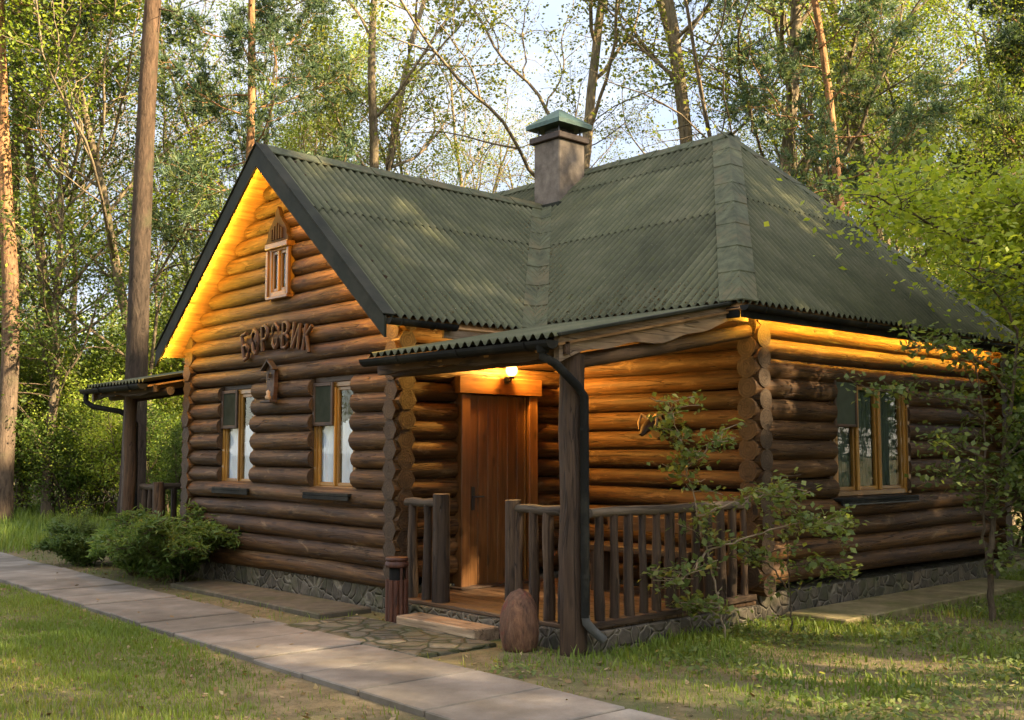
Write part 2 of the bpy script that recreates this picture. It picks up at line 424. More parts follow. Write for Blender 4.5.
def np_mesh(name, V, F, m, rnd=None, smooth=False, cap=None):
    """V: (n,3); F: (k,3|4) int array, or a list of such arrays."""
    me = bpy.data.meshes.new(name)
    Fs = F if isinstance(F, list) else [F]
    Fs = [f for f in Fs if len(f)]
    me.vertices.add(len(V)); me.vertices.foreach_set('co', np.asarray(V, 'f').ravel())
    nl = sum(f.size for f in Fs); npol = sum(len(f) for f in Fs)
    me.loops.add(nl); me.loops.foreach_set('vertex_index', np.concatenate([f.ravel() for f in Fs]).astype('i'))
    me.polygons.add(npol)
    tot = np.concatenate([np.full(len(f), f.shape[1]) for f in Fs]); st = np.concatenate([[0], np.cumsum(tot)[:-1]])
    me.polygons.foreach_set('loop_start', st.astype('i'))
    try: me.polygons.foreach_set('loop_total', tot.astype('i'))
    except Exception: pass
    me.update(calc_edges=True)
    if rnd is not None:
        a = me.attributes.new('rnd', 'FLOAT', 'POINT'); a.data.foreach_set('value', np.asarray(rnd, 'f'))
    if cap is not None:
        a = me.attributes.new('cap', 'FLOAT', 'POINT'); a.data.foreach_set('value', np.asarray(cap, 'f'))
    if smooth: me.polygons.foreach_set('use_smooth', np.ones(npol, bool))
    me.materials.append(m); me.validate()
    return me

def link(name, me, parent=None, loc=(0, 0, 0)):
    o = bpy.data.objects.new(name, me); COL.objects.link(o); o.location = loc
    if parent: o.parent = parent
    return o

def empty(name, loc=(0, 0, 0), rz=0):
    o = bpy.data.objects.new(name, None); COL.objects.link(o); o.location = loc; o.rotation_euler = (0, 0, rz); o.empty_display_size = .2
    return o

def tag(o, label, cat, group=None, kind=None):
    if label: o['label'] = label
    if cat: o['category'] = cat
    if group: o['group'] = group
    if kind: o['kind'] = kind
    return o

def P(x, y, z): return Vector((x, y, z))

# ------------------------------------------------------------------ layout (metres; +X and +Y run along the two house fronts)
XG = 6.35                     # outer face of the gable wall
YD, YW = 8.62, 13.28          # outer faces of the wing's side walls
XF, XB = 8.62, 13.90          # main body front / back
YR, YL = 6.00, 15.90          # main body right / left
RL = .1025                    # log radius
PIT = .196                    # course height
Z0 = .33                      # centre of the first course
RY = (YD + YW) / 2            # wing ridge line
WR_Z, WE_Y, W_S = 5.06, 2.50, .872          # ridge height, half span, slope
XV = 6.05                     # verge of the gable roof
ME_X, ME_Y, ME_Z = 8.12, 5.80, 2.94         # main roof eave corner
MR_X, MR_Z = 11.26, 5.64
M_S = (MR_Z - ME_Z) / (MR_X - ME_X)
HA_Y = 8.21
H_S = (MR_Z - ME_Z) / (HA_Y - ME_Y)
WE_Z = WR_Z - W_S * WE_Y
MIR = 2 * RY                  # the house mirrors about the wing ridge

house = empty('log_cabin', (9.5, RY, 0))
tag(house, 'brown log cabin with a green corrugated roof, carved gable and corner porches', 'cabin')

SUN_DIR = (.42, -.91, .64)       # towards the low evening sun, off to the right
SUN_STR = 3.9
SKY_STR = .064
CLOUD = (10.6, 9.5, 8.5)
THIN_BLUE = (1.45, 1.78, 2.4)
THIN_CLOUD = (2.2, 2.3, 2.5)
EXPOSURE = 3.1
SHADE_N = 48
LAMP_W = 42
RAKE_L = .95
RAKE_R = 1.5

# ---- walls
def rows(z_lo, z_hi, shift=0.0):
    z = Z0 + shift; out = []
    while z < z_hi: 
        if z > z_lo: out.append(z)
        z += PIT
    return out

def seg_cut(a, b, z, openings):
    segs = [(a, b)]
    for (o0, o1, zz0, zz1) in openings:
        if zz0 < z < zz1:
            ns = []
            for (s0, s1) in segs:
                if o1 <= s0 or o0 >= s1: ns.append((s0, s1)); continue
                if o0 > s0: ns.append((s0, o0))
                if o1 < s1: ns.append((o1, s1))
            segs = ns
    return segs

WIN_G = [(9.45, 10.27, 1.16, 2.33), (11.55, 12.37, 1.16, 2.33)]     # gable wall, ground floor (Y0,Y1,z0,z1)
WIN_A = (10.68, 11.11, 3.36, 3.94)                                   # gable attic window
WIN_R = (10.03, 11.55, 1.12, 2.34)                                   # right wall (X0,X1,z0,z1)
DOOR = (7.16, 8.18, .0, 2.3)                                        # side wall of the wing

def roof_z_wing(y): return WR_Z - W_S * abs(y - RY)

mb = MB()                                   # gable wall
c = XG + RL
for i, z in enumerate(rows(0, 5.0)):
    if z < 2.75: a, b = YD - .0, YW + .0
    else:
        hw = (WR_Z - z - .10) / W_S
        if hw < .12: break
        a, b = max(YD - .10, RY - hw), min(YW + .10, RY + hw)
    for (s0, s1) in seg_cut(a, b, z, WIN_G + [WIN_A]):
        mb.log((c, s0 + random.uniform(-.012, .012), z), (c, s1 + random.uniform(-.012, .012), z), RL * random.uniform(.97, 1.06))
gable_wall = mb.build('log_wall', M['log'], house)
gable_wall['label'] = 'gable log wall with the carved name, three windows and a lit peak'

def side_wall(yc, out, op=()):
    mb = MB()
    for z in rows(.2, 2.98, PIT / 2 - PIT * .0):
        for (s0, s1) in seg_cut(XG + .0, XF + .25, z, list(op)):
            mb.log((s0 + random.uniform(-.012, .012), yc, z), (s1, yc, z), RL * random.uniform(.97, 1.05))
    return mb.build('log_wall', M['log'], house)
side_wall(YD + RL, -1, [DOOR])['label'] = 'short porch log wall holding the plank door'
side_wall(YW - RL, 1)

def hex_ends(side):
    """six-sided butt ends that interlock where gable and side wall cross"""
    mb = MB(); yc = YD + RL if side < 0 else YW - RL
    for z in rows(0, 2.75):
        j = random.uniform(-.012, .012)
        mb.tube([(XG + RL, yc, z), (XG + RL, yc + side * (RL + .022 + j), z)], [.112, .110], 6, None, True, False)
    for z in rows(.2, 2.75, PIT / 2):
        j = random.uniform(-.012, .012)
        mb.tube([(XG + RL, yc, z), (XG - .022 - j, yc, z)], [.112, .110], 6, None, True, False)
    return mb.build('corner_notching', M['log'], house)
hex_ends(-1); hex_ends(1)

for (a, b) in ((YR - .02, YD + .22), (YW - .22, YL + .02)):
    mb = MB()
    for z in rows(.2, 3.0):
        mb.log((XF + RL, a + random.uniform(-.012, .012), z), (XF + RL, b, z), RL * random.uniform(.97, 1.05))
    mb.build('log_wall', M['log'], house)
for yc, op in ((YR + RL, [WIN_R]), (YL - RL, [])):
    mb = MB()
    for z in rows(.2, 2.98, PIT / 2):
        big = 1.10 if z > 2.6 else 1.0
        for (s0, s1) in seg_cut(XF - .025, XB + .12, z, op):
            mb.log((s0 + random.uniform(-.012, .012), yc, z), (s1 + random.uniform(-.01, .01), yc, z), RL * big * random.uniform(.98, 1.06))
    o = mb.build('log_wall', M['log'], house)
    if op: o['label'] = 'right end log wall with one three-light window, its top logs lit orange'
mb = MB()
for z in rows(.2, 3.0):
    mb.log((XB - RL, YR - .1, z), (XB - RL, YL + .1, z), RL)
mb.build('log_wall', M['log'], house)

# ---- foundation
mb = MB()
def plinth(x0, x1, y0, y1, z1=.245):
    mb.box(x0, x1, y0, y1, -.25, z1, bev=.012)
plinth(XG + .06, XG + .5, YD + .05, YW - .05)
plinth(XG + .5, XF + .3, YD + .051, YD + .35)
plinth(XG + .5, XF + .3, YW - .35, YW - .051)
plinth(XF + .06, XF + .4, YR + .04, YL - .04, .243)
plinth(XF + .4, XB - .06, YR + .042, YR + .4, .247)
plinth(XF + .4, XB - .06, YL - .4, YL - .042, .247)
plinth(XB - .4, XB - .057, YR + .4, YL - .4, .245)
mb.build('foundation', M['stone'], house)
mb = MB()
mb.box(XG + .35, XB - .2, YD + .2, YW - .2, .05, .2)
mb.box(XF + .3, XB - .21, YR + .25, YL - .25, .051, .199)
mb.build('inner_floor', M['floor_board'], house)
mb = MB()                                   # dividing wall inside, closes the view through the windows
mb.box(8.72, 8.80, YD + .2, YW - .2, .2, 3.3); mb.box(XF + .3, XB - .3, RY - 2.4, RY - 2.3, .2, 2.9)
mb.build('inner_wall', M['dark_frame'], house)
mb = MB()
mb.box(XG + .25, XF + .2, YD + .22, YW - .22, 2.86, 2.9); mb.box(XF + .25, XB - .25, YR + .25, YL - .25, 2.87, 2.91)
mb.build('ceiling', M['soffit'], house)

# ---- roof: corrugated sheets
PITCH, AMP = .105, .026
def corrugated(name, s0, s1, run_lo, run_hi, place, tiers, parent, label=None):
    """columns across the corrugation; place(s, run, dz) -> point; run limits are functions of s."""
    ns = int((s1 - s0) / PITCH * 6); ss = np.linspace(s0, s1, ns + 1)
    V = []; F = []; rn = []; gv = []
    for k in range(len(tiers) - 1):
        t0, t1 = tiers[k], tiers[k + 1] + (.06 if k < len(tiers) - 2 else 0)
        base = len(V); per = 5
        for i, s in enumerate(ss):
            lo, hi = run_lo(s), run_hi(s)
            a, b = max(lo, t0), min(hi, t1); b = max(a, b)
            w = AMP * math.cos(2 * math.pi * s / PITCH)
            sheet = int((s - s0 + .4 * k) / 1.05)
            tone = (math.sin(sheet * 12.9 + k * 78.2 + s0) * 43758.5) % 1
            for j in range(per):
                r = a + (b - a) * j / (per - 1)
                lift = .016 * (1 - (r - t0) / max(.01, t1 - t0)) + .001 * k
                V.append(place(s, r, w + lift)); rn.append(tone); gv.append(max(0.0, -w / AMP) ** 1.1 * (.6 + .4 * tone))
        for i in range(ns):
            l0, h0 = max(run_lo(ss[i]), t0), min(run_hi(ss[i]), t1)
            l1, h1 = max(run_lo(ss[i + 1]), t0), min(run_hi(ss[i + 1]), t1)
            if h0 <= l0 and h1 <= l1: continue
            for j in range(per - 1):
                p = base + i * per + j
                F.append((p, p + per, p + per + 1, p + 1))
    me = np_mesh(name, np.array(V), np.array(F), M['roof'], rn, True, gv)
    o = link(name, me, parent); o.matrix_parent_inverse = parent_world(parent).inverted()
    if label: o['label'] = label
    return o

roof = MB()
# boarding under the sheets (also the soffit)
UN = -.055
def pt_w(x, y): return P(x, y, roof_z_wing(y) + UN)
def pt_m(x, y): return P(x, y, ME_Z + M_S * (x - ME_X) + UN)
XJ = ME_X + (WR_Z - ME_Z) / M_S             # where the wing ridge meets the main slope
YEr, YEl = RY - WE_Y, RY + WE_Y
zin = ME_X + (WE_Z - ME_Z) / M_S
for (yE, sg) in ((YEr, 1), (YEl, -1)):
    pts = [pt_w(XV + .02, yE), pt_w(zin, yE), P(XJ, RY, WR_Z + UN), P(XV + .02, RY, WR_Z + UN)]
    roof.poly(pts if sg > 0 else pts[::-1], .025, (0, -sg * W_S, 1))
NX = 2 * MR_X - ME_X
YA2 = MIR - HA_Y; YE2 = MIR - ME_Y
z0 = ME_Z + UN; z1 = MR_Z + UN
def rp(pts, n): roof.poly([P(*p) for p in pts], .025, n)
rp([(ME_X, ME_Y, z0), (ME_X, YEr, z0), (XJ, RY, WR_Z + UN), (MR_X, RY, z1), (MR_X, HA_Y, z1)][::-1], (-M_S, 0, 1))
rp([(ME_X, YEl, z0), (ME_X, YE2, z0), (MR_X, YA2, z1), (MR_X, RY, z1), (XJ, RY, WR_Z + UN)][::-1], (-M_S, 0, 1))
rp([(ME_X, ME_Y, z0), (NX, ME_Y, z0), (MR_X, HA_Y, z1)], (0, -H_S, 1))
rp([(ME_X, YE2, z0), (NX, YE2, z0), (MR_X, YA2, z1)][::-1], (0, H_S, 1))
rp([(NX, ME_Y, z0), (NX, YE2, z0), (MR_X, YA2, z1), (MR_X, HA_Y, z1)], (M_S, 0, 1))
roof_o = roof.build('roof', M['soffit'], house)
roof_o['label'] = 'green corrugated hipped roof with a steep front gable'

nrm_m = 1 / math.hypot(1, M_S); nrm_w = 1 / math.hypot(1, W_S); nrm_h = 1 / math.hypot(1, H_S)
def wing_lo(x): return max(0.0, (ME_Z + M_S * (x - ME_X) - WE_Z) / W_S) if x > ME_X else 0.0
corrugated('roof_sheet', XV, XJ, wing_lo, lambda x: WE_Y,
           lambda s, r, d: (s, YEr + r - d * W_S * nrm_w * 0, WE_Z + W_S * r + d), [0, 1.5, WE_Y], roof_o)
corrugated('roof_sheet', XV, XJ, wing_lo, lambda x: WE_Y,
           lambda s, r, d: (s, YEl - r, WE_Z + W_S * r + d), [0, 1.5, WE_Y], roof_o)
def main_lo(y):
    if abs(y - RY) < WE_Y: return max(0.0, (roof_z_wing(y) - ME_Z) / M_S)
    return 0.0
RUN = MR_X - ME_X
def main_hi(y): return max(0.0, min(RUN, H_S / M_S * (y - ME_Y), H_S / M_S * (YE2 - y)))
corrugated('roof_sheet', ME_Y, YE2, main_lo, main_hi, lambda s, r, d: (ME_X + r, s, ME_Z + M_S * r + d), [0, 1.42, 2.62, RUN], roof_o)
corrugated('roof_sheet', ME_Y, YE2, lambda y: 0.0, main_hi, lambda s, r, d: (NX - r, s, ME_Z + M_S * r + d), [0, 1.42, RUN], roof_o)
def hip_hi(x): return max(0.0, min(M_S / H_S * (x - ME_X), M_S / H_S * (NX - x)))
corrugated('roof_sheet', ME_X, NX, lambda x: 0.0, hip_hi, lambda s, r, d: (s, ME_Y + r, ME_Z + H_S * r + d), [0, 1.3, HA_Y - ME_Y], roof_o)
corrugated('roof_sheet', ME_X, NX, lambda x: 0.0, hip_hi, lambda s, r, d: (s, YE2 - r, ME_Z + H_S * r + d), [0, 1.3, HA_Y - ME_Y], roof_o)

# caps along hips and ridges, flashing along valleys: overlapping folded pieces
def cap_line(mb, p0, p1, sideA, sideB, w, nseg, lift=.03, fold=0.0):
    p0, p1 = P(*p0), P(*p1); A = Vector(sideA).normalized(); B = Vector(sideB).normalized()
    for i in range(nseg):
        a = p0.lerp(p1, i / nseg); b = p0.lerp(p1, min(1, (i + 1.12) / nseg))
        up0 = P(0, 0, lift + .014 + .008 * random.random()); up1 = P(0, 0, lift + .004)
        r = random.random()
        for S in (A, B):
            q = [a + up0, b + up1, b + S * w + up1, a + S * w + up0]
            q2 = [v - P(0, 0, .012) for v in q]
            fs = [(0, 1, 2, 3), (7, 6, 5, 4), (0, 3, 7, 4), (1, 0, 4, 5), (2, 1, 5, 6), (3, 2, 6, 7)]
            mb.add(q + q2, fs, None, r)
hipd = P(MR_X - ME_X, HA_Y - ME_Y, MR_Z - ME_Z)
def side_on(plane_n, d):                     # in-slope direction square to d
    return Vector(plane_n).cross(Vector(d)).normalized()
def fix(v, want):
    return v if v.dot(Vector(want)) > 0 else -v
nF = P(-M_S, 0, 1); nH = P(0, -H_S, 1); nH2 = P(0, H_S, 1); nB = P(M_S, 0, 1)
for (y0, ya, sg) in ((ME_Y, HA_Y, 1), (YE2, YA2, -1)):
    for (x0, sx) in ((ME_X, 1), (NX, -1)):
        mb = MB(); cap_line(mb, (x0, y0, ME_Z), (MR_X, ya, MR_Z), (0, sg, 0), (sx, 0, 0), .25, 8, .022)
        mb.build('hip_cap', M['cap'], roof_o)
mb = MB(); cap_line(mb, (MR_X, HA_Y - .05, MR_Z), (MR_X, YA2 + .05, MR_Z), (-1, 0, -M_S), (1, 0, -M_S), .17, 9, .03)
mb.build('ridge_cap', M['cap'], roof_o)
mb = MB(); cap_line(mb, (XV, RY, WR_Z), (XJ + .15, RY, WR_Z), (0, -1, -W_S), (0, 1, -W_S), .17, 6, .03)
mb.build('ridge_cap', M['cap'], roof_o)
for sg, yE in ((1, YEr), (-1, YEl)):
    mb = MB(); cap_line(mb, (zin, yE, WE_Z), (XJ, RY, WR_Z), (0, -sg, 0), (-1, 0, 0), .19, 7, .016)
    mb.build('valley_flashing', M['cap'], roof_o)

# verge (barge) boards and eave fascias
for sg in (-1, 1):
    mb = MB(); a = P(XV - .016, RY, WR_Z + .02); b = P(XV - .016, RY + sg * (WE_Y + .03), WR_Z + .02 - W_S * (WE_Y + .03))
    dn = P(0, 0, -.20)
    q = [a, b, b + dn, a + P(0, 0, -.25)]
    mb.poly(q if sg < 0 else q[::-1], .03, (-1, 0, 0))
    up = P(0, -sg * 0, .03)
    mb.beam(a + P(.06, 0, .025), b + P(.06, 0, .025), .15, .014)
    mb.build('barge_board', M['flash'], roof_o)
for yE, sg in ((YEr, 1), (YEl, -1)):
    mb = MB(); mb.beam((XV + .75, yE + sg * .03, WE_Z - .10), (ME_X + .02, yE + sg * .03, WE_Z - .10), .03, .12)
    mb.build('eave_board', M['slab_board'], roof_o)
mb = MB()
mb.beam((ME_X + .02, ME_Y + .02, ME_Z - .085), (NX, ME_Y + .02, ME_Z - .085), .025, .10)
mb.build('fascia', M['gutter'], roof_o); mb = MB()
mb.beam((ME_X + .02, YE2 - .02, ME_Z - .085), (NX, YE2 - .02, ME_Z - .085), .025, .10)
mb.build('fascia', M['gutter'], roof_o); mb = MB()
mb.beam((ME_X + .02, ME_Y + .04, ME_Z - .085), (ME_X + .02, YEr, ME_Z - .085), .025, .10)
mb.build('fascia', M['gutter'], roof_o)

def gutter(p0, p1, r=.06):
    mb = MB(); p0, p1 = P(*p0), P(*p1); t = (p1 - p0).normalized(); b = P(0, 0, 1).cross(t)
    prof = [(math.cos(a) * r, math.sin(a) * r) for a in np.linspace(math.pi, 2 * math.pi, 9)]
    prof += [(x * .86, y * .86) for x, y in prof[::-1]]
    n = len(prof); vs = []
    for p in (p0, p1): vs += [p + b * x + P(0, 0, y) for x, y in prof]
    fs = [(i, (i + 1) % n, n + (i + 1) % n, n + i) for i in range(n)]
    fs += [tuple(range(n))[::-1], tuple(range(n, 2 * n))]
    mb.add(vs, fs)
    l = (p1 - p0).length; k = max(2, int(l / .8))
    for i in range(k):
        q = p0.lerp(p1, (i + .3) / k)
        mb.tube([q + b * (math.cos(a) * (r + .006)) + P(0, 0, math.sin(a) * (r + .006)) for a in np.linspace(math.pi, 2 * math.pi, 7)], .007, 6)
    # half-round stop ends
    for p in (p0, p1):
        pr = [p + b * (math.cos(a) * r) + P(0, 0, math.sin(a) * r) for a in np.linspace(math.pi, 2 * math.pi, 9)]
        mb.poly(pr, .006, t)
    return mb
gutter((XV + .02, YEr - .05, WE_Z - .02), (XV + .85, YEr - .05, WE_Z - .03), .062).build('gutter', M['gutter'], roof_o)
gutter((ME_X, ME_Y - .03, ME_Z - .03), (NX, ME_Y - .03, ME_Z - .045), .05).build('gutter', M['gutter'], roof_o)

# chimney
CX0, CX1, CY0, CY1 = 10.58, 11.10, 10.60, 11.12
mb = MB(); mb.box(CX0, CX1, CY0, CY1, 4.6, 5.99, bev=.015)
chim = mb.build('chimney', M['render'], roof_o)
mb = MB()
mb.box(CX0 - .05, CX1 + .05, CY0 - .05, CY1 + .05, 5.985, 6.08, bev=.012)
mb.box(CX0 + .03, CX1 - .03, CY0 + .03, CY1 - .03, 6.08, 6.10)
mb.build('collar', M['dark_frame'], chim)
mb = MB()
mb.box(CX0 + .11, CX1 - .11, CY0 + .11, CY1 - .11, 6.10, 6.20)
for x in (CX0 + .05, CX1 - .05):
    for y in (CY0 + .05, CY1 - .05): mb.box(x - .012, x + .012, y - .012, y + .012, 6.08, 6.24)
mb.build('flue', M['black_metal'], chim)
mb = MB()
cx_, cy_ = (CX0 + CX1) / 2, (CY0 + CY1) / 2; h_ = .34
b0 = [P(cx_ + sx * h_, cy_ + sy * h_, 6.20) for sx, sy in ((-1, -1), (1, -1), (1, 1), (-1, 1))]
b1 = [v + P(0, 0, .06) for v in b0]
apx = [P(cx_ + sx * .03, cy_ + sy * .03, 6.50) for sx, sy in ((-1, -1), (1, -1), (1, 1), (-1, 1))]
fs = [(3, 2, 1, 0), (8, 9, 10, 11)] + [(i, (i + 1) % 4, 4 + (i + 1) % 4, 4 + i) for i in range(4)] + [(4 + i, 4 + (i + 1) % 4, 8 + (i + 1) % 4, 8 + i) for i in range(4)]
mb.add(b0 + b1 + apx, fs)
mb.build('chimney_cap', M['copper'], chim)
mb = MB(); mb.box(CX0 - .07, CX1 + .06, CY0 - .06, CY1 + .06, 5.0, 5.06)
mb.build('chimney_flashing', M['flash'], chim)

# ---- porch roofs: a lean-to in each corner beside the wing
PE_X, PE_Z, P_S = 5.90, 2.475, .200
def porch(mirror):
    f = (lambda y: MIR - y) if mirror else (lambda y: y)
    Y0, Y1 = (5.95, 8.47) if not mirror else (6.51, 8.47)
    PY = 6.10 if not mirror else 7.26
    a, b = sorted((f(Y0), f(Y1)))
    mb = MB()
    pts = [P(PE_X + .02, a, PE_Z - .045), P(ME_X + .5, a, PE_Z - .045 + P_S * (ME_X + .48 - PE_X)), P(ME_X + .5, b, PE_Z - .045 + P_S * (ME_X + .48 - PE_X)), P(PE_X + .02, b, PE_Z - .045)]
    mb.poly(pts, .02, (-P_S, 0, 1))
    for k in range(4):
        y = a + (b - a) * (k + .5) / 4
        mb.beam((PE_X + .1, y, PE_Z - .115 + P_S * .1), (ME_X + .45, y, PE_Z - .115 + P_S * (ME_X + .45 - PE_X)), .07, .09)
    pr = mb.build('porch_roof', M['soffit'], house)
    pr['label'] = 'left lean-to porch roof' if mirror else 'right lean-to porch roof over the door'
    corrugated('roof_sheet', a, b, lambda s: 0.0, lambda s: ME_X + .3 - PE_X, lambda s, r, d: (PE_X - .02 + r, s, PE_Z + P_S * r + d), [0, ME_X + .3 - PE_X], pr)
    # front edge beam with a wavy lower edge
    def wavy(p0, p1, w, th, nrm, seed):
        r_ = random.Random(seed); p0, p1 = P(*p0), P(*p1); n = 22
        top = [p0.lerp(p1, i / n) for i in range(n + 1)]
        ph = [r_.uniform(0, 6) for _ in range(3)]
        bot = [p0.lerp(p1, i / n) - P(0, 0, w * (1 + .13 * math.sin(i * .42 + ph[0]) + .08 * math.sin(i * 1.1 + ph[1]))) for i in range(n, -1, -1)]
        m_ = MB(); N_ = Vector(nrm).normalized(); V = top + bot; n2 = len(V)
        vs = V + [v - N_ * th for v in V]; lc = []
        d = (p1 - p0).normalized()
        for v in vs: q = v - p0; lc.append((q.dot(d), q.z, q.dot(N_)))
        fs = []
        for i in range(n):
            j = n2 - 1 - i
            fs.append((i, j, j - 1, i + 1)); fs.append((n2 + i, n2 + i + 1, n2 + j - 1, n2 + j))
        for i in range(n2):
            j = (i + 1) % n2; fs.append((i, j, n2 + j, n2 + i))
        m_.add(vs, fs, lc); return m_
    wavy((PE_X + .10, b, PE_Z - .03), (PE_X + .10, a, PE_Z - .03), .115, .05, (-1, 0, 0), 4).build('edge_board', M['post'], pr)
    yo = f(Y0 + .03); ns = -1 if not mirror else 1
    L1 = ME_X + .35 - PE_X
    wavy((PE_X + .06, yo, PE_Z + .012 + .012), (PE_X + L1, yo, PE_Z + .012 + P_S * L1), .195, .06, (0, ns, 0), 9).build('edge_board', M['slab_board'], pr)
    mb = MB()
    mb.beam((PE_X + .02, f(Y0 - .005), PE_Z + .022), (PE_X + L1 + .1, f(Y0 - .005), PE_Z + .022 + P_S * (L1 + .1)), .05, .03)
    mb.build('verge_trim', M['copper'] if False else M['flash'], pr)
    gutter((PE_X - .05, a - (.0 if not mirror else .0), PE_Z - .028), (PE_X - .05, b, PE_Z - .028), .068).build('gutter', M['gutter'], pr)
    # downpipe: from the gutter's outer end back to the post, then down it
    yg = f(Y0 + .10); yp = f(6.10)
    mb = MB()
    xp = 6.16 + .16; yq = f(6.02)
    xp, yq = 6.20, f(PY - .158)
    if not mirror:
        mb.tube([(PE_X - .05, yg, PE_Z - .08), (PE_X - .05, yg, PE_Z - .15), (PE_X + .02, f(5.99), PE_Z - .20), (xp - .06, f(PY - .14), PE_Z - .37), (xp, yq, PE_Z - .45), (xp, yq, .30)], .036, 12)
        out_ = MB(); out_.tube([(xp, yq, .32), (xp + .01, yq, .26), (xp + .07, f(PY - .18), .19), (xp + .15, f(PY - .21), .12)], .036, 12); out_.build('pipe_outlet', M['grey_pipe'], pr)
        for zz in (1.75, .6): mb.tube([(xp, yq, zz), (xp, yq, zz + .025)], .040, 12)
        mb.tube([(PE_X - .05, yg, PE_Z - .06), (PE_X - .05, yg, PE_Z - .12)], [.06, .045], 12)
    else:
        mb.tube([(PE_X - .05, yg, PE_Z - .08), (PE_X - .05, yg, PE_Z - .2), (PE_X + .02, f(6.70), PE_Z - .27), (xp - .05, f(7.08), PE_Z - .34), (xp + .06, f(7.14), PE_Z - .42), (xp + .12, f(7.20), PE_Z - .5), (xp + .14, f(7.22), .3)], .038, 12)
    mb.build('downpipe', M['gutter'], pr)
    # corner post
    mb = MB()
    px_, py_ = 6.22, f(PY)
    pts = []; rad = []
    for i in range(9):
        t = i / 8; pts.append(P(px_ + .008 * math.sin(i * 1.7), py_ + .006 * math.cos(i * 2.1), -.1 + t * 2.46)); rad.append((.118 if not mirror else .095) - .010 * t + random.uniform(-.004, .004))
    mb.tube(pts, rad, 8, None, True, True, .02, phase=.39)
    mb.build('porch_post', M['post'], house)
    # tie beam along the front, from post to wing wall
    mb = MB()
    mb.log((6.22, f(Y0 + .1), PE_Z - .115), (6.22, f(8.5), PE_Z - .115), .055)
    mb.log((6.30, f(PY), PE_Z - .15), (XF + .1, f(PY), PE_Z + .27), .065)
    mb.build('tie_beam', M['post'], house)
    # floor and its stone edge
    ya, yb = sorted((f(PY - .10), f(8.62)))
    fl = MB()
    nb = 14
    for k in range(nb):
        x0 = 6.30 + (XF - 6.30) * k / nb; x1 = 6.30 + (XF - 6.30) * (k + 1) / nb - .006
        fl.box(x0, x1, ya + .05, yb - .002, .16, .195, axis=1)
    fl.build('porch_floor', M['floor_board'], house)
    mb = MB()
    mb.box(6.27, 6.5, ya + .02, yb, -.2, .158, bev=.012)
    e0, e1 = (ya + .0, ya + .2) if not mirror else (yb - .2, yb)
    mb.box(6.45, XF + .02, e0, e1, -.2, .157, bev=.012)
    mb.build('porch_plinth', M['stone'], house)
    mb = MB(); yk = f(PY - .02)
    mb.beam((6.36, yk, .20), (XF - .03, yk, .235), .12, .05)
    mb.build('porch_sill', M['rail'], house)
    return f
def railing(points, spacing, z_rail, newels, wav=.007, zb=.2, label=None):
    """points: two (x,y); a top rail carried by irregular sticks, with newel posts."""
    (x0, y0), (x1, y1) = points
    mb = MB(); d = math.hypot(x1 - x0, y1 - y0); n = 9; pts = []
    for i in range(n): t = i / (n - 1); pts.append(P(x0 + (x1 - x0) * t, y0 + (y1 - y0) * t, z_rail + .005 * math.sin(i * 1.3 + x0)))
    mb.tube(pts, [.042 + random.uniform(-.004, .004) for _ in pts], 10, rough=.05)
    rl = mb.build('railing', M['top_rail'], house)
    if label: rl['label'] = label
    k = int(d / spacing)
    for i in range(k):
        t = (i + .6) / k; x = x0 + (x1 - x0) * t; y = y0 + (y1 - y0) * t
        b = MB(); pp = []; rr = []
        ph = random.uniform(0, 6); r0 = random.uniform(.034, .047)
        for j in range(7):
            u = j / 6
            pp.append(P(x + wav * math.sin(u * 5 + ph), y + wav * math.cos(u * 4 + ph), zb + (z_rail - .02 - zb) * u))
            rr.append(r0 * (1.12 - .2 * u) * random.uniform(.9, 1.1))
        b.tube(pp, rr, 7, rough=.08); b.build('baluster', M['rail'], rl)
    for (x, y, h, r) in newels:
        b = MB(); b.tube([(x, y, zb - .02), (x + .005, y, zb + h * .5), (x, y, zb + h)], [r * 1.05, r, r * .98], 8, rough=.03, phase=.39)
        b.build('newel_post', M['rail'], rl)
    return rl

for mirror in (False, True):
    f = porch(mirror)
    PY = 7.26 if mirror else 6.10
    railing([(6.42, f(PY)), (XF - .05, f(PY))], .172, 1.09, [], label='porch side railing of grey sticks' if not mirror else None)
    railing([(6.36, f(PY + .13)), (6.36, f(PY + .85 if not mirror else 7.9))], .145, 1.10, [(6.36, f(PY + .85 if not mirror else 7.9), .97, .075)])
    if not mirror: railing([(6.40, f(8.05)), (6.40, f(8.52))], .17, 1.10, [(6.40, f(7.99), .99, .085)])

# ---- door
DY = YD - .02
mb = MB()
mb.box(7.13, 7.245, DY - .03, DY + .16, .2, 2.18); mb.box(8.085, 8.21, DY - .03, DY + .16, .2, 2.18)
mb.box(7.08, 8.25, DY - .055, DY + .16, 2.182, 2.36)
door_frame = mb.build('door_frame', M['door'], house)
mb = MB()
W_ = (8.08 - 7.25) / 6
for k in range(6): mb.box(7.25 + W_ * k + .002, 7.25 + W_ * (k + 1) - .002, DY + .02, DY + .06, .21, 2.175, bev=.005)
for z in (.42, 1.15, 1.9): mb.box(7.252, 8.078, DY + .06, DY + .08, z, z + .12)
door = mb.build('door', M['door'], house)
door['label'] = 'orange-brown varnished plank door'
mb = MB()
mb.box(7.30, 7.345, DY + .01, DY + .022, .98, 1.22); mb.tube([(7.322, DY + .01, 1.12), (7.322, DY - .04, 1.12), (7.42, DY - .045, 1.12)], .009, 8)
mb.build('handle', M['black_metal'], door)
mb = MB(); mb.box(8.04, 8.058, DY - .0, DY + .018, .22, 2.17); mb.build('door_strip', M['frame'], door)
mb = MB(); mb.box(7.06, 8.30, DY - .12, DY + .16, .196, .215); mb.build('threshold', M['dark_frame'], house)

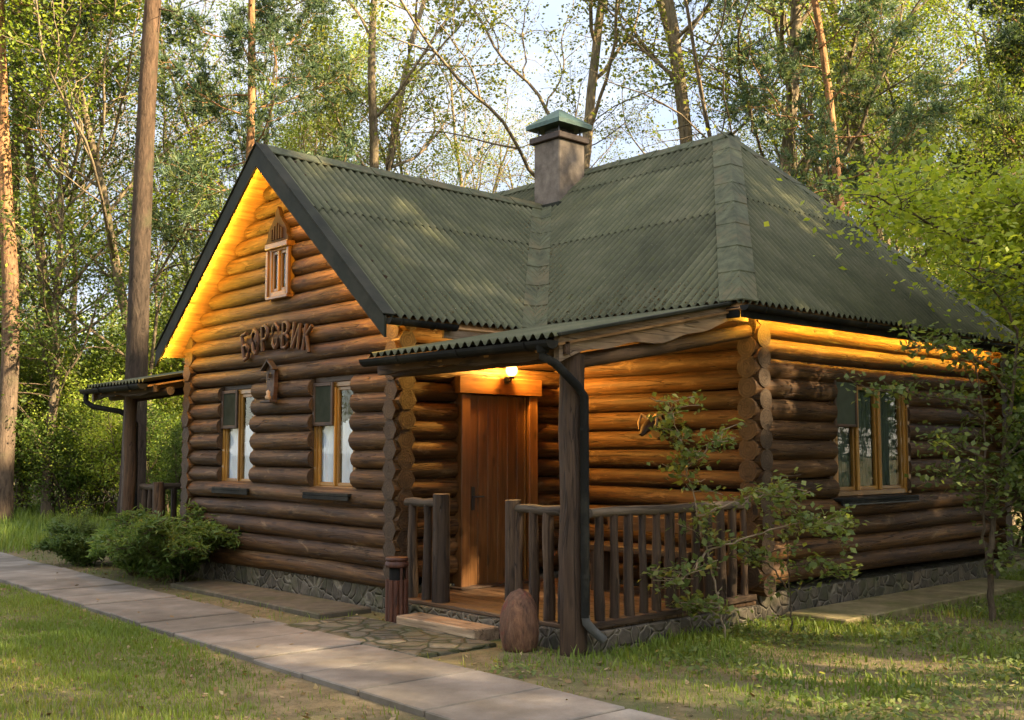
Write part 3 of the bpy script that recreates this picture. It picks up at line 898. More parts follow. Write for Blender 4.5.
# ---- windows
def window_y(xo, y0, y1, z0, z1, depth=.085, shutter=True, ornate=False):
    """window in the gable wall, facing -X; xo = outer face of the logs."""
    x = xo + depth; t = .055
    fr = MB()
    fr.box(x, x + .09, y0, y0 + t, z0, z1); fr.box(x, x + .09, y1 - t, y1, z0, z1)
    fr.box(x + .002, x + .088, y0 + t, y1 - t, z1 - t, z1); fr.box(x - .004, x + .088, y0 + t, y1 - t, z0, z0 + t)
    ym = (y0 + y1) / 2
    w = fr.build('window', M['frame'], house)
    s = MB()
    for (a, b) in ((y0 + t, ym - .012), (ym + .012, y1 - t)):
        s.box(x + .015, x + .055, a, a + .035, z0 + t, z1 - t); s.box(x + .015, x + .055, b - .035, b, z0 + t, z1 - t)
        s.box(x + .017, x + .053, a + .035, b - .035, z0 + t, z0 + t + .04); s.box(x + .017, x + .053, a + .035, b - .035, z1 - t - .04, z1 - t)
    s.box(x - .006, x + .05, ym - .0125, ym + .0125, z0 + t, z1 - t)
    s.build('sash', M['frame'], w)
    g = MB(); g.box(x + .034, x + .038, y0 + t + .03, ym - .04, z0 + t + .03, z1 - t - .03); g.box(x + .034, x + .038, ym + .04, y1 - t - .03, z0 + t + .03, z1 - t - .03)
    g.build('pane', M['glass'], w)
    if not ornate:
        pk = MB(); pk.box(x + .01, x + .1, y0 - .05, y1 + .05, z1 + .002, z1 + .12); pk.box(x + .01, x + .1, y0 - .05, y1 + .05, z0 - .12, z0 - .002); pk.box(x + .01, x + .1, y0 - .06, y0 - .002, z0, z1); pk.box(x + .01, x + .1, y1 + .002, y1 + .06, z0, z1); pk.build('packing_board', M['dark_frame'], w)
        sl = MB(); sl.box(xo - .035, x + .05, y0 - .03, y1 + .03, z0 - .045, z0 - .01); sl.box(xo - .035, xo - .02, y0 - .03, y1 + .03, z0 - .085, z0 - .0455)
        sl.build('sill', M['gutter'], w)
    if shutter:                              # insect screen over the upper left light, as seen from outside
        q = MB(); a, b, c0, c1 = ym + .01, y1 - .01, z1 - .47, z1 - .0
        for bx in ((a, a + .04, c0, c1), (b - .04, b, c0, c1)): q.box(x - .03, x - .004, *bx)
        for bx in ((a + .04, b - .04, c0, c0 + .04), (a + .04, b - .04, c1 - .04, c1)): q.box(x - .029, x - .005, *bx)
        q.build('screen_frame', M['dark_frame'], w)
        q = MB(); q.box(x - .02, x - .015, a + .035, b - .035, c0 + .035, c1 - .035); q.build('screen', M['screen'], w)
    cu = MB(); n = 60
    if not ornate:
        for (a, b, zt) in ((y0 + .06, ym - .06, z1 - .42), (ym + .06, y1 - .05, z1 - .36)):
            vs = []; fs = []
            for i in range(n + 1):
                y = a + (b - a) * i / n; d = .026 * math.sin(i * .62) + .012 * math.sin(i * 1.5 + a)
                vs += [P(x + .085 + d, y, z0 + .02), P(x + .08 + d * .7, y, zt + .02 * math.sin(i * .2))]
            for i in range(n): fs.append((2 * i, 2 * i + 1, 2 * i + 3, 2 * i + 2))
            cu.add(vs, fs, None, None, 0, True)
        cu.build('curtain', M['curtain'], w)
    return w

m, nt, out = mat('insect_screen'); 
g_ = N(nt, 'ShaderNodeTexCoord').outputs['Object']
princ(nt, out, ramp(nt, noise(nt, g_, 6, 4), [(.3, (.016, .021, .014)), (.7, (.032, .037, .026))]), .9, .1)
M['screen'] = m

for (a, b, c0, c1) in WIN_G: window_y(XG, a, b, c0, c1)
wa = window_y(XG, *WIN_A, depth=-.03, shutter=False, ornate=True)
mb = MB()                                    # carved kokoshnik-shaped panel above the attic window
y0, y1, zt = WIN_A[0] - .03, WIN_A[1] + .03, WIN_A[3] + .02
half = [(1.0, 0), (.98, .10), (.84, .17), (.86, .25), (.70, .36), (.50, .44), (.34, .52), (.20, .58), (.16, .66), (.0, .78)]
ym = (y0 + y1) / 2; hw = (y1 - y0) / 2
out_ = [P(XG - .055, ym - hw * u, zt + v * .56) for u, v in half] + [P(XG - .055, ym + hw * u, zt + v * .56) for u, v in half[::-1][1:]]
mb.poly(out_[::-1], .05, (-1, 0, 0))
for k in range(5):
    y = ym - .12 + .055 * k; mb.box(XG - .07, XG - .056, y, y + .028, zt + .05, zt + .24 - .03 * abs(k - 2))
mb.build('carved_pediment', M['pediment'], wa)
mb = MB(); mb.box(XG - .075, XG + .04, WIN_A[0] - .03, WIN_A[1] + .03, WIN_A[3] - .03, WIN_A[3] + .035); mb.box(XG - .06, XG + .04, WIN_A[0] - .02, WIN_A[1] + .02, WIN_A[2] - .035, WIN_A[2])
mb.box(XG - .05, XG - .005, WIN_A[1], WIN_A[1] + .05, WIN_A[2] - .02, WIN_A[3] - .04); mb.box(XG - .05, XG - .005, WIN_A[0] - .025, WIN_A[0], WIN_A[2], WIN_A[3] - .04)
mb.build('casing', M['door'], wa)

def window_x(yo, x0, x1, z0, z1, depth=.055):
    y = yo + depth; t = .055
    fr = MB()
    fr.box(x0, x0 + t, y, y + .09, z0, z1); fr.box(x1 - t, x1, y, y + .09, z0, z1)
    fr.box(x1 + .0, x1 + .05, y - .02, y + .03, z0, z1)
    fr.box(x0 + t, x1 - t, y + .002, y + .088, z1 - t, z1); fr.box(x0 + t, x1 - t, y - .006, y + .088, z0, z0 + t)
    w = fr.build('window', M['frame'], house)
    w['label'] = 'wide three-light window in the right end wall'
    s = MB(); xs = [x0 + t, x0 + t + .40, x0 + t + .86, x1 - t]
    for a, b in zip(xs, xs[1:]):
        a += .01; b -= .01
        s.box(a, a + .04, y + .012, y + .055, z0 + t, z1 - t); s.box(b - .04, b, y + .012, y + .055, z0 + t, z1 - t)
        s.box(a + .04, b - .04, y + .014, y + .053, z0 + t, z0 + t + .04); s.box(a + .04, b - .04, y + .014, y + .053, z1 - t - .04, z1 - t)
    for xm in xs[1:-1]:
        s.tube([(xm, y - .004, z0 + t), (xm, y - .004, z1 - t)], .022, 10)
    s.build('sash', M['frame'], w)
    g = MB()
    for a, b in zip(xs, xs[1:]): g.box(a + .045, b - .045, y + .032, y + .036, z0 + t + .035, z1 - t - .035)
    g.build('pane', M['glass'], w)
    pk = MB(); pk.box(x0 - .05, x1 + .05, y + .01, y + .1, z1 + .002, z1 + .12); pk.box(x0 - .05, x1 + .05, y + .01, y + .1, z0 - .12, z0 - .002); pk.box(x0 - .06, x0 - .002, y + .01, y + .1, z0, z1); pk.box(x1 + .052, x1 + .1, y + .01, y + .1, z0, z1); pk.build('packing_board', M['dark_frame'], w)
    sl = MB(); sl.box(x0 - .03, x1 + .06, yo - .05, y + .05, z0 - .05, z0 - .02); sl.box(x0 - .03, x1 + .06, yo - .05, yo - .03, z0 - .09, z0 - .0505)
    sl.build('sill', M['gutter'], w)
    sl = MB(); sl.box(x0 - .02, x1 + .06, yo - .054, yo - .051, z0 - .088, z0 - .075); sl.build('sill_edge', M['grey_pipe'], w)
    q = MB(); a, b, c0, c1 = x0 - .01, x0 + .42, z1 - .50, z1 + .03
    for bx in ((a, a + .03), (b - .03, b)): q.box(bx[0], bx[1], y - .04, y - .012, c0, c1)
    q.box(a + .03, b - .03, y - .039, y - .013, c0, c0 + .03); q.box(a + .03, b - .03, y - .039, y - .013, c1 - .03, c1)
    q.build('screen_frame', M['dark_frame'], w)
    q = MB(); q.box(a + .025, b - .025, y - .028, y - .022, c0 + .025, c1 - .025); q.build('screen', M['screen_pale'], w)
    cu = MB(); n = 50
    for (a, b) in ((x0 + .20, x0 + .48), (x0 + .62, x0 + .92), (x0 + 1.05, x1 - .07)):
        vs = []; fs = []
        for i in range(n + 1):
            x = a + (b - a) * i / n; d = .02 * math.sin(i * .8) + .012 * math.sin(i * 1.7)
            vs += [P(x, y + .095 + d, z0 + .02), P(x, y + .09 + d, z1 - .05)]
        for i in range(n): fs.append((2 * i, 2 * i + 1, 2 * i + 3, 2 * i + 2))
        cu.add(vs, fs, None, None, 0, True)
    cu.build('curtain', M['curtain_green'], w)
M['screen_pale'] = simple('grey_green_screen', (.055, .065, .045), .9, .1, .15, 8)  # paler grey-green than the gable window screens
window_x(YR, *WIN_R)

# ---- warm light strips under the eaves (fixtures on the house)
def strip(p0, p1, m, w=.02, h=.012, dz=(0, 0, 0)):
    mb = MB(); mb.beam(P(*p0), P(*p1), w, h); return mb.build('light_strip', m, house)
def rake_pt(t, sg, dx, dz):
    y = RY + sg * WE_Y * t; return P(XV + dx, y, WR_Z - W_S * WE_Y * t + dz)
EY = ME_Y + .045
strip((ME_X + .3, EY, 2.868), (13.6, EY, 2.868), M['strip_eave'], .012, .010)
mb = MB(); mb.box(ME_X + .25, 13.65, EY - .012, EY + .024, 2.812, 2.820); mb.box(ME_X + .25, 13.65, EY - .02, EY - .0125, 2.81, 2.90); mb.build('strip_holder', M['flash'], house)
def rake_lamp(t, sg, watts):
    p = rake_pt(t, sg, .04, -.185)
    mb = MB(); mb.tube([p + P(0, 0, .09), p + P(0, 0, .014)], [.005, .006], 8); b_ = mb.build('rake_lamp', M['flash'], house)
    l = bpy.data.lights.new('rake_lamp_light', 'POINT'); l.energy = watts; l.color = WARM; l.shadow_soft_size = .006
    o = bpy.data.objects.new('rake_lamp_light', l); COL.objects.link(o); o.location = p; o.parent = b_
for k in range(18): rake_lamp(.05 + .92 * k / 17, 1, RAKE_L * (.55 + .45 * min(1, k / 6)))
for k in range(11): rake_lamp(.10 + .85 * k / 10, -1, RAKE_R)

# ------------------------------------------------------------------ things on the house
lampo = tag(empty('wall_lamp', (7.72, DY - .06, 2.355)), 'small round glowing wall lamp above the plank door', 'lamp')
mb = MB(); mb.box(7.69, 7.75, DY - .068, DY - .056, 2.305, 2.375); mb.tube([(7.72, DY - .06, 2.335), (7.72, DY - .12, 2.325), (7.72, DY - .14, 2.350)], .011, 8); mb.lathe([(.0, 2.345), (.03, 2.350), (.034, 2.375), (.028, 2.377)], (7.72, DY - .14, 0), 14)
mb.build('bracket', M['black_metal'], lampo)
mb = MB(); mb.lathe([(.0, 2.377), (.035, 2.383), (.058, 2.409), (.064, 2.441), (.056, 2.473), (.032, 2.497), (.0, 2.505)], (7.72, DY - .14, 0), 18)
mb.build('bulb', M['bulb'], lampo)
pl = bpy.data.lights.new('wall_lamp_light', 'POINT'); pl.energy = LAMP_W; pl.color = (1.0, .50, .09); pl.shadow_soft_size = .05
plo = bpy.data.objects.new('lamp_glow', pl); COL.objects.link(plo); plo.location = (7.72, DY - .16, 2.527); plo.parent = lampo; plo.matrix_parent_inverse = parent_world(lampo).inverted()

# carved name: seven letters nailed to the logs
sign = tag(empty('name_sign', (XG - .04, 10.98, 2.85)), 'carved brown wooden letters reading БОРОВИК on the gable logs', 'sign')
GL = {  # strokes on a 0..1 x 0..1 cell (x to the right as read)
 'Б': [[(.1, 0), (.1, 1)], [(.1, 1), (.85, 1.0)], [(.1, .55), (.6, .55), (.85, .4), (.85, .15), (.6, 0), (.1, 0)]],
 'О': [[(.5, 0), (.15, .18), (.08, .5), (.15, .82), (.5, 1), (.85, .82), (.92, .5), (.85, .18), (.5, 0)]],
 'Р': [[(.12, 0), (.12, 1), (.6, 1), (.9, .85), (.9, .62), (.6, .46), (.12, .46)]],
 'В': [[(.12, 0), (.12, 1), (.6, 1), (.82, .88), (.8, .66), (.55, .54), (.12, .54)], [(.55, .54), (.9, .4), (.9, .14), (.6, 0), (.12, 0)]],
 'И': [[(.1, 1), (.1, 0)], [(.1, .02), (.9, .98)], [(.9, 1), (.9, 0)]],
 'К': [[(.12, 0), (.12, 1)], [(.88, 1), (.14, .48)], [(.3, .58), (.95, -.02)]],
}
word = 'БОРОВИК'; Yl, Yr = 11.74, 10.13; cell = (Yl - Yr) / 7
for i, ch in enumerate(word):
    mb = MB(); t = (i + .5) / 7; yc = Yl - cell * (i + .5)
    zc = 2.80 + .10 * (1 - (2 * t - 1) ** 2); tilt = (.5 - t) * .55
    w, h = cell * .66, .29 if i not in (0,) else .30
    r_ = random.Random(i * 7 + 1)
    for st in GL[ch]:
        pts = []
        for (u, v) in st:
            a, b = (u - .5) * w, (v - .5) * h
            a2 = a * math.cos(tilt) - b * math.sin(tilt); b2 = a * math.sin(tilt) + b * math.cos(tilt)
            pts.append(P(XG - .030, yc - a2, zc + b2))
        mb.tube(pts, .023, 7, rough=.08)
    mb.build('letter', M['letter'], sign)

# carved plaque under the name
plq = tag(empty('carved_plaque', (XG - .05, 11.0, 2.2)), 'small carved wooden house-shaped plaque hanging below the name letters', 'plaque')
mb = MB(); yc = 11.0; x = XG - .02
mb.poly([P(x - .03, yc - .075, 2.17), P(x - .03, yc - .095, 2.52), P(x - .03, yc, 2.60), P(x - .03, yc + .095, 2.52), P(x - .03, yc + .075, 2.17)], .05, (-1, 0, 0))
mb.build('board', M['letter'], plq)
mb = MB(); mb.beam((x - .045, yc + .015, 2.635), (x - .045, yc - .135, 2.51), .075, .022); mb.beam((x - .045, yc - .015, 2.634), (x - .045, yc + .135, 2.51), .075, .022)
mb.build('little_roof', M['dark_carve'], plq)
mb = MB(); mb.box(x - .10, x - .0, yc - .12, yc + .12, 2.135, 2.165); mb.build('shelf', M['dark_carve'], plq)
mb = MB(); mb.lathe([(0, 2.165), (.03, 2.17), (.036, 2.20), (.02, 2.23), (.026, 2.26), (0, 2.285)], (x - .07, yc - .03, 0), 12); mb.build('figurine', M['antler'], plq)
mb = MB(); mb.tube([(x - .05, yc, 2.42), (x - .05, yc, 2.47)], .018, 8); mb.lathe([(0, 0.0), (.012, 0), (.0121, .01)], (x - .05, yc, 2.4), 8); mb.build('ornament', M['dark_carve'], plq)

# wall carving beside the door bay
wc = tag(empty('wall_carving', (XF - .05, 7.25, 1.8)), 'small dark carved animal head with pale horns on the porch wall', 'carving')
yc, zc = 7.22, 1.86; x = XF - .01
mb = MB(); mb.poly([P(x - .01, yc + .09 * math.sin(a), zc + .13 * math.cos(a) - .01) for a in np.linspace(0, 2 * math.pi, 13)[:-1]], .03, (-1, 0, 0)); mb.build('shield', M['dark_carve'], wc)
mb = MB(); mb.tube([(x - .02, yc, zc + .02), (x - .10, yc + .01, zc + .01), (x - .17, yc + .02, zc - .05), (x - .22, yc + .03, zc - .11)], [.05, .06, .05, .022], 10); mb.build('head', M['dark_frame'], wc)
for sg in (-1, 1):
    mb = MB(); mb.tube([(x - .10, yc + sg * .03, zc + .05), (x - .13, yc + sg * .10, zc + .10), (x - .15, yc + sg * .12, zc + .02), (x - .17, yc + sg * .10, zc - .05)], [.022, .02, .014, .005], 8); mb.build('horn', M['antler'], wc)

# bench inside the porch
bench = tag(empty('porch_bench', (8.1, 7.0, .195)), 'low rustic wooden bench against the wall inside the porch', 'bench')
mb = MB(); mb.box(8.00, 8.40, 6.35, 7.75, .60, .66); mb.build('seat', M['floor_board'], bench)
for y in (6.5, 7.6):
    mb = MB(); mb.box(8.04, 8.36, y - .04, y + .04, .195, .60); mb.build('leg', M['post'], bench)
mb = MB(); mb.box(8.42, 8.46, 6.35, 7.75, .78, .93); mb.build('backrest', M['floor_board'], bench)

# wooden litter bin
bx, by = 6.10, 8.27
bn = tag(empty('litter_bin', (bx, by, 0)), 'reddish log litter bin with a dark mouth at the gable corner', 'bin')
mb = MB(); n = 11
for k in range(n):
    a0 = 2 * math.pi * k / n; cxk, cyk = bx + .082 * math.cos(a0), by + .082 * math.sin(a0)
    mb.tube([(cxk, cyk, .0), (cxk, cyk, .40)], .026, 8)
mb.lathe([(.0, .02), (.075, .02), (.075, .39), (.07, .39)], (bx, by, 0), 16)
mb.build('body', M['red_bin'], bn)
mb = MB(); mb.lathe([(.07, .36), (.072, .52), (.0, .52)], (bx, by, 0), 16); mb.build('inner_pot', M['pot_black'], bn)  # the open mouth's darkness is put into this matte black colour
mb = MB()
for a0 in (math.pi * .5, math.pi * 1.83, math.pi * 1.17 + .9):
    mb.tube([(bx + .09 * math.cos(a0), by + .09 * math.sin(a0), .38), (bx + .09 * math.cos(a0), by + .09 * math.sin(a0), .52)], .014, 6)
mb.build('stay', M['red_bin'], bn)
mb = MB(); mb.lathe([(.0, .515), (.105, .515), (.11, .53), (.108, .56), (.10, .565), (.10, .575), (.108, .58), (.105, .605), (.0, .61)], (bx, by, 0), 18); mb.build('lid', M['red_bin'], bn)

# egg-shaped stump
ex, ey = 6.02, 6.50
mb = MB(); prof = []
for i in range(15):
    t = i / 14; z = .50 * t; r = .158 * math.sqrt(max(0.0, 1 - ((t - .40) / .602) ** 2))
    prof.append((r if t < 1 else .0, z))
mb.lathe([(0, 0)] + prof, (ex, ey, -.01), 22)
for i, v in enumerate(mb.V):
    dx, dy = v[0] - ex, v[1] - ey; k = 1 + .05 * math.sin(5 * math.atan2(dy, dx) + v[2] * 9) + random.uniform(-.02, .02)
    mb.V[i] = (ex + dx * k, ey + dy * k, v[2])
eg = tag(mb.build('carved_stump', M['egg']), 'egg-shaped reddish carved wooden stump standing before the porch railing', 'stump')
# ------------------------------------------------------------------ ground, path, paving
def vnoise(x, y, seed=0):
    r_ = np.random.default_rng(seed); T = r_.random((64, 64))
    xi = np.floor(x).astype(int); yi = np.floor(y).astype(int); fx = x - xi; fy = y - yi
    fx = fx * fx * (3 - 2 * fx); fy = fy * fy * (3 - 2 * fy)
    g = lambda a, b: T[a % 64, b % 64]
    return (g(xi, yi) * (1 - fx) + g(xi + 1, yi) * fx) * (1 - fy) + (g(xi, yi + 1) * (1 - fx) + g(xi + 1, yi + 1) * fx) * fy

def path_mid(y): return 4.62 + .036 * (y - 5)          # centre line of the path at Y=y
PW = .50
def gz(x, y):
    x = np.asarray(x, float); y = np.asarray(y, float)
    z = -.012 + .05 * (vnoise(x * .9, y * .9, 1) - .5) + .03 * (vnoise(x * 3, y * 3, 2) - .5)
    dp = np.abs(x - path_mid(y)); k = np.clip((dp - PW - .02) / .5, 0, 1)
    hx = np.maximum(np.maximum(5.2 - x, x - 14.4), np.maximum(5.6 - y, y - 16.4)); k2 = np.clip(hx / .8, 0, 1)
    far = np.clip((np.hypot(x, y) - 25) / 60, 0, 1)
    return np.where(k < 1, -.015 * (1 - k) + z * k, z) * (.3 + .7 * k2) + far * 1.5 * (vnoise(x * .05, y * .05, 3) - .3)
ax = np.concatenate([np.linspace(-160, -8, 24), np.linspace(-7, 24, 220), np.linspace(25, 200, 30)])
gx, gy = np.meshgrid(ax, ax, indexing='ij'); n = len(ax)
V = np.stack([gx, gy, gz(gx, gy)], -1).reshape(-1, 3)
ii = np.arange(n * n).reshape(n, n)
F = np.stack([ii[:-1, :-1], ii[1:, :-1], ii[1:, 1:], ii[:-1, 1:]], -1).reshape(-1, 4)
go = link('ground', np_mesh('ground', V, F, M['ground'], None, True)); go['kind'] = 'structure'

mb = MB(); y = 1.6; k = 0
while y < 20:
    ln = .74
    xm0, xm1 = path_mid(y), path_mid(y + ln)
    for (a, b) in ((-PW, PW),):
        j = random.uniform(-.006, .006); c_ = P((xm0 + xm1) / 2 + j, y + ln / 2, .0 + random.uniform(-.007, .007))
        d = P(xm1 - xm0 + random.uniform(-.008, .008), ln, random.uniform(-.01, .01)).normalized(); bb = P(0, 0, 1).cross(d).normalized()
        mb.obox(c_ - P(0, 0, .02), d, bb, d.cross(bb), ln - .02, 2 * PW, .09, None, None, .008)
    y += ln; k += 1
po = mb.build('path', M['path']); po['kind'] = 'structure'
mb = MB()
mb.box(5.18, 6.0, 6.75, 8.75, -.1, .028, bev=.01)
o = mb.build('paving', M['cobble']); o['kind'] = 'structure'
mb = MB(); mb.box(5.98, 6.27, 7.02, 8.12, -.05, .10, bev=.012)
o = tag(mb.build('porch_step', M['slab_board']), 'low worn wooden step before the porch opening', 'step')
mb = MB(); mb.box(5.72, 6.34, 9.0, 12.2, -.1, .045, bev=.012)
o = mb.build('concrete_apron', M['concrete']); o['kind'] = 'structure'
mb = MB(); mb.box(9.0, 13.2, 5.35, 6.0, -.1, .06, bev=.012)
o = mb.build('pavement_strip', M['moss_strip']); o['kind'] = 'structure'
# ------------------------------------------------------------------ trees
class Tree:
    """Grows limbs as tapered tubes and collects anchors for foliage."""
    def __init__(s, seed): s.r = np.random.default_rng(seed); s.V = []; s.F = []; s.nv = 0; s.A = []; s.D = []
    def tube(s, pts, rad, n):
        pts = np.asarray(pts); rad = np.asarray(rad); k = len(pts)
        t = np.gradient(pts, axis=0); t /= np.linalg.norm(t, axis=1)[:, None] + 1e-9
        ref = np.where(np.abs(t[:, 2:3]) < .92, np.array([[0, 0, 1.]]), np.array([[1., 0, 0]]))
        b = np.cross(ref, t); b /= np.linalg.norm(b, axis=1)[:, None] + 1e-9; c = np.cross(t, b)
        a = np.linspace(0, 2 * np.pi, n, endpoint=False)
        ring = pts[:, None, :] + (b[:, None, :] * np.cos(a)[None, :, None] + c[:, None, :] * np.sin(a)[None, :, None]) * rad[:, None, None]
        s.V.append(ring.reshape(-1, 3))
        i = np.arange(k * n).reshape(k, n); j = np.roll(i, -1, axis=1)
        s.F.append(np.stack([i[:-1], j[:-1], j[1:], i[1:]], -1).reshape(-1, 4) + s.nv); s.nv += k * n
    def limb(s, p, d, length, r0, lev, P_):
        r = s.r; seg = P_['seg'][min(lev, len(P_['seg']) - 1)]; n = max(3, int(length / seg) + 1)
        wig = P_['wig'][min(lev, len(P_['wig']) - 1)]; trop = P_['trop'][min(lev, len(P_['trop']) - 1)]
        pts = [np.array(p, float)]; d = np.array(d, float); d /= np.linalg.norm(d); dirs = [d.copy()]
        for i in range(n):
            d = d + r.normal(0, wig, 3) + np.array([0, 0, trop]); d /= np.linalg.norm(d)
            pts.append(pts[-1] + d * length / n); dirs.append(d.copy())
        end = P_['taper'][min(lev, len(P_['taper']) - 1)]
        rad = r0 * (1 - (1 - end) * np.linspace(0, 1, n + 1) ** .9)
        if lev == 0 and P_.get('flare', 1): rad[0] *= 1.35; rad[1] *= 1.06
        s.tube(pts, np.maximum(rad, .004), P_['sides'][min(lev, len(P_['sides']) - 1)])
        if lev >= P_['leaf_lev']:
            k = P_['anch'][min(lev - P_['leaf_lev'], len(P_['anch']) - 1)]
            for _ in range(k):
                t = r.uniform(.25, 1.0) * n; i = min(int(t), n - 1)
                s.A.append(pts[i] + (pts[i + 1] - pts[i]) * (t - i)); s.D.append(dirs[i])
        if lev < P_['max']:
            nb = P_['nb'][lev]; nb = max(1, int(round(nb * r.uniform(.8, 1.2))))
            for q in range(nb):
                t0 = P_['start'][lev]; t = t0 + (1 - t0) * (q + r.uniform(.1, .9)) / nb
                x = t * n; i = min(int(x), n - 1); bp = pts[i] + (pts[i + 1] - pts[i]) * (x - i); bd = dirs[i]
                ang = P_['ang'][lev] * r.uniform(.75, 1.25); az = r.uniform(0, 2 * np.pi) if lev else (q * 2.4 + r.uniform(-.5, .5))
                u = np.cross(bd, [0.3, .2, .9]); u /= np.linalg.norm(u) + 1e-9; w = np.cross(bd, u)
                nd = bd * math.cos(ang) + (u * math.cos(az) + w * math.sin(az)) * math.sin(ang)
                shape = P_['shape'](t) if lev == 0 else 1 - .45 * t
                ln = length * P_['ratio'][lev] * shape * r.uniform(.7, 1.2)
                s.limb(bp, nd, ln, min(rad[i] * .72, r0 * P_['rr'][lev] * (1.1 - .5 * t)), lev + 1, P_)
    def wood(s): return np.concatenate(s.V), np.concatenate(s.F)

def leaf_cards(r, A, per, spread, size, flat=.5, aspect=.62, droop=0.0):
    """diamond leaves scattered round the anchors"""
    A = np.repeat(np.asarray(A), per, axis=0); n = len(A)
    c = A + r.normal(0, spread, (n, 3)) * np.array([1, 1, .75])
    d = r.normal(0, 1, (n, 3)); d[:, 2] = d[:, 2] * .6 - droop; d /= np.linalg.norm(d, axis=1)[:, None]
    u = r.normal(0, 1, (n, 3)); u[:, 2] += flat * 2
    w = np.cross(d, u); w /= np.linalg.norm(w, axis=1)[:, None] + 1e-9
    nn = np.cross(w, d)
    l = size * r.uniform(.6, 1.3, n)[:, None]; hw = l * aspect * .5
    V = np.stack([c - d * l * .5, c + w * hw + nn * l * .08, c + d * l * .5, c - w * hw + nn * l * .08], 1).reshape(-1, 3)
    F = np.arange(4 * n).reshape(n, 4)
    rn = np.repeat(np.clip(r.beta(2, 2.2, n), 0, 1), 4)
    return V, F, rn

def needle_tufts(r, A, D, n_per, length, width=.016, spread=.10):
    A = np.asarray(A); D = np.asarray(D); k = len(A)
    c = np.repeat(A + r.normal(0, spread, A.shape), n_per, axis=0); dd = np.repeat(D, n_per, axis=0)
    d = r.normal(0, 1, c.shape) + dd * .9 + np.array([0, 0, .35]); d /= np.linalg.norm(d, axis=1)[:, None]
    w = np.cross(d, r.normal(0, 1, c.shape)); w /= np.linalg.norm(w, axis=1)[:, None] + 1e-9
    l = length * r.uniform(.6, 1.2, len(c))[:, None]
    V = np.stack([c - w * width, c + w * width, c + d * l + w * width * .3, c + d * l - w * width * .3], 1).reshape(-1, 3)
    F = np.arange(len(V)).reshape(-1, 4)
    rn = np.repeat(np.repeat(r.beta(2, 2, k), n_per), 4)
    return V, F, rn

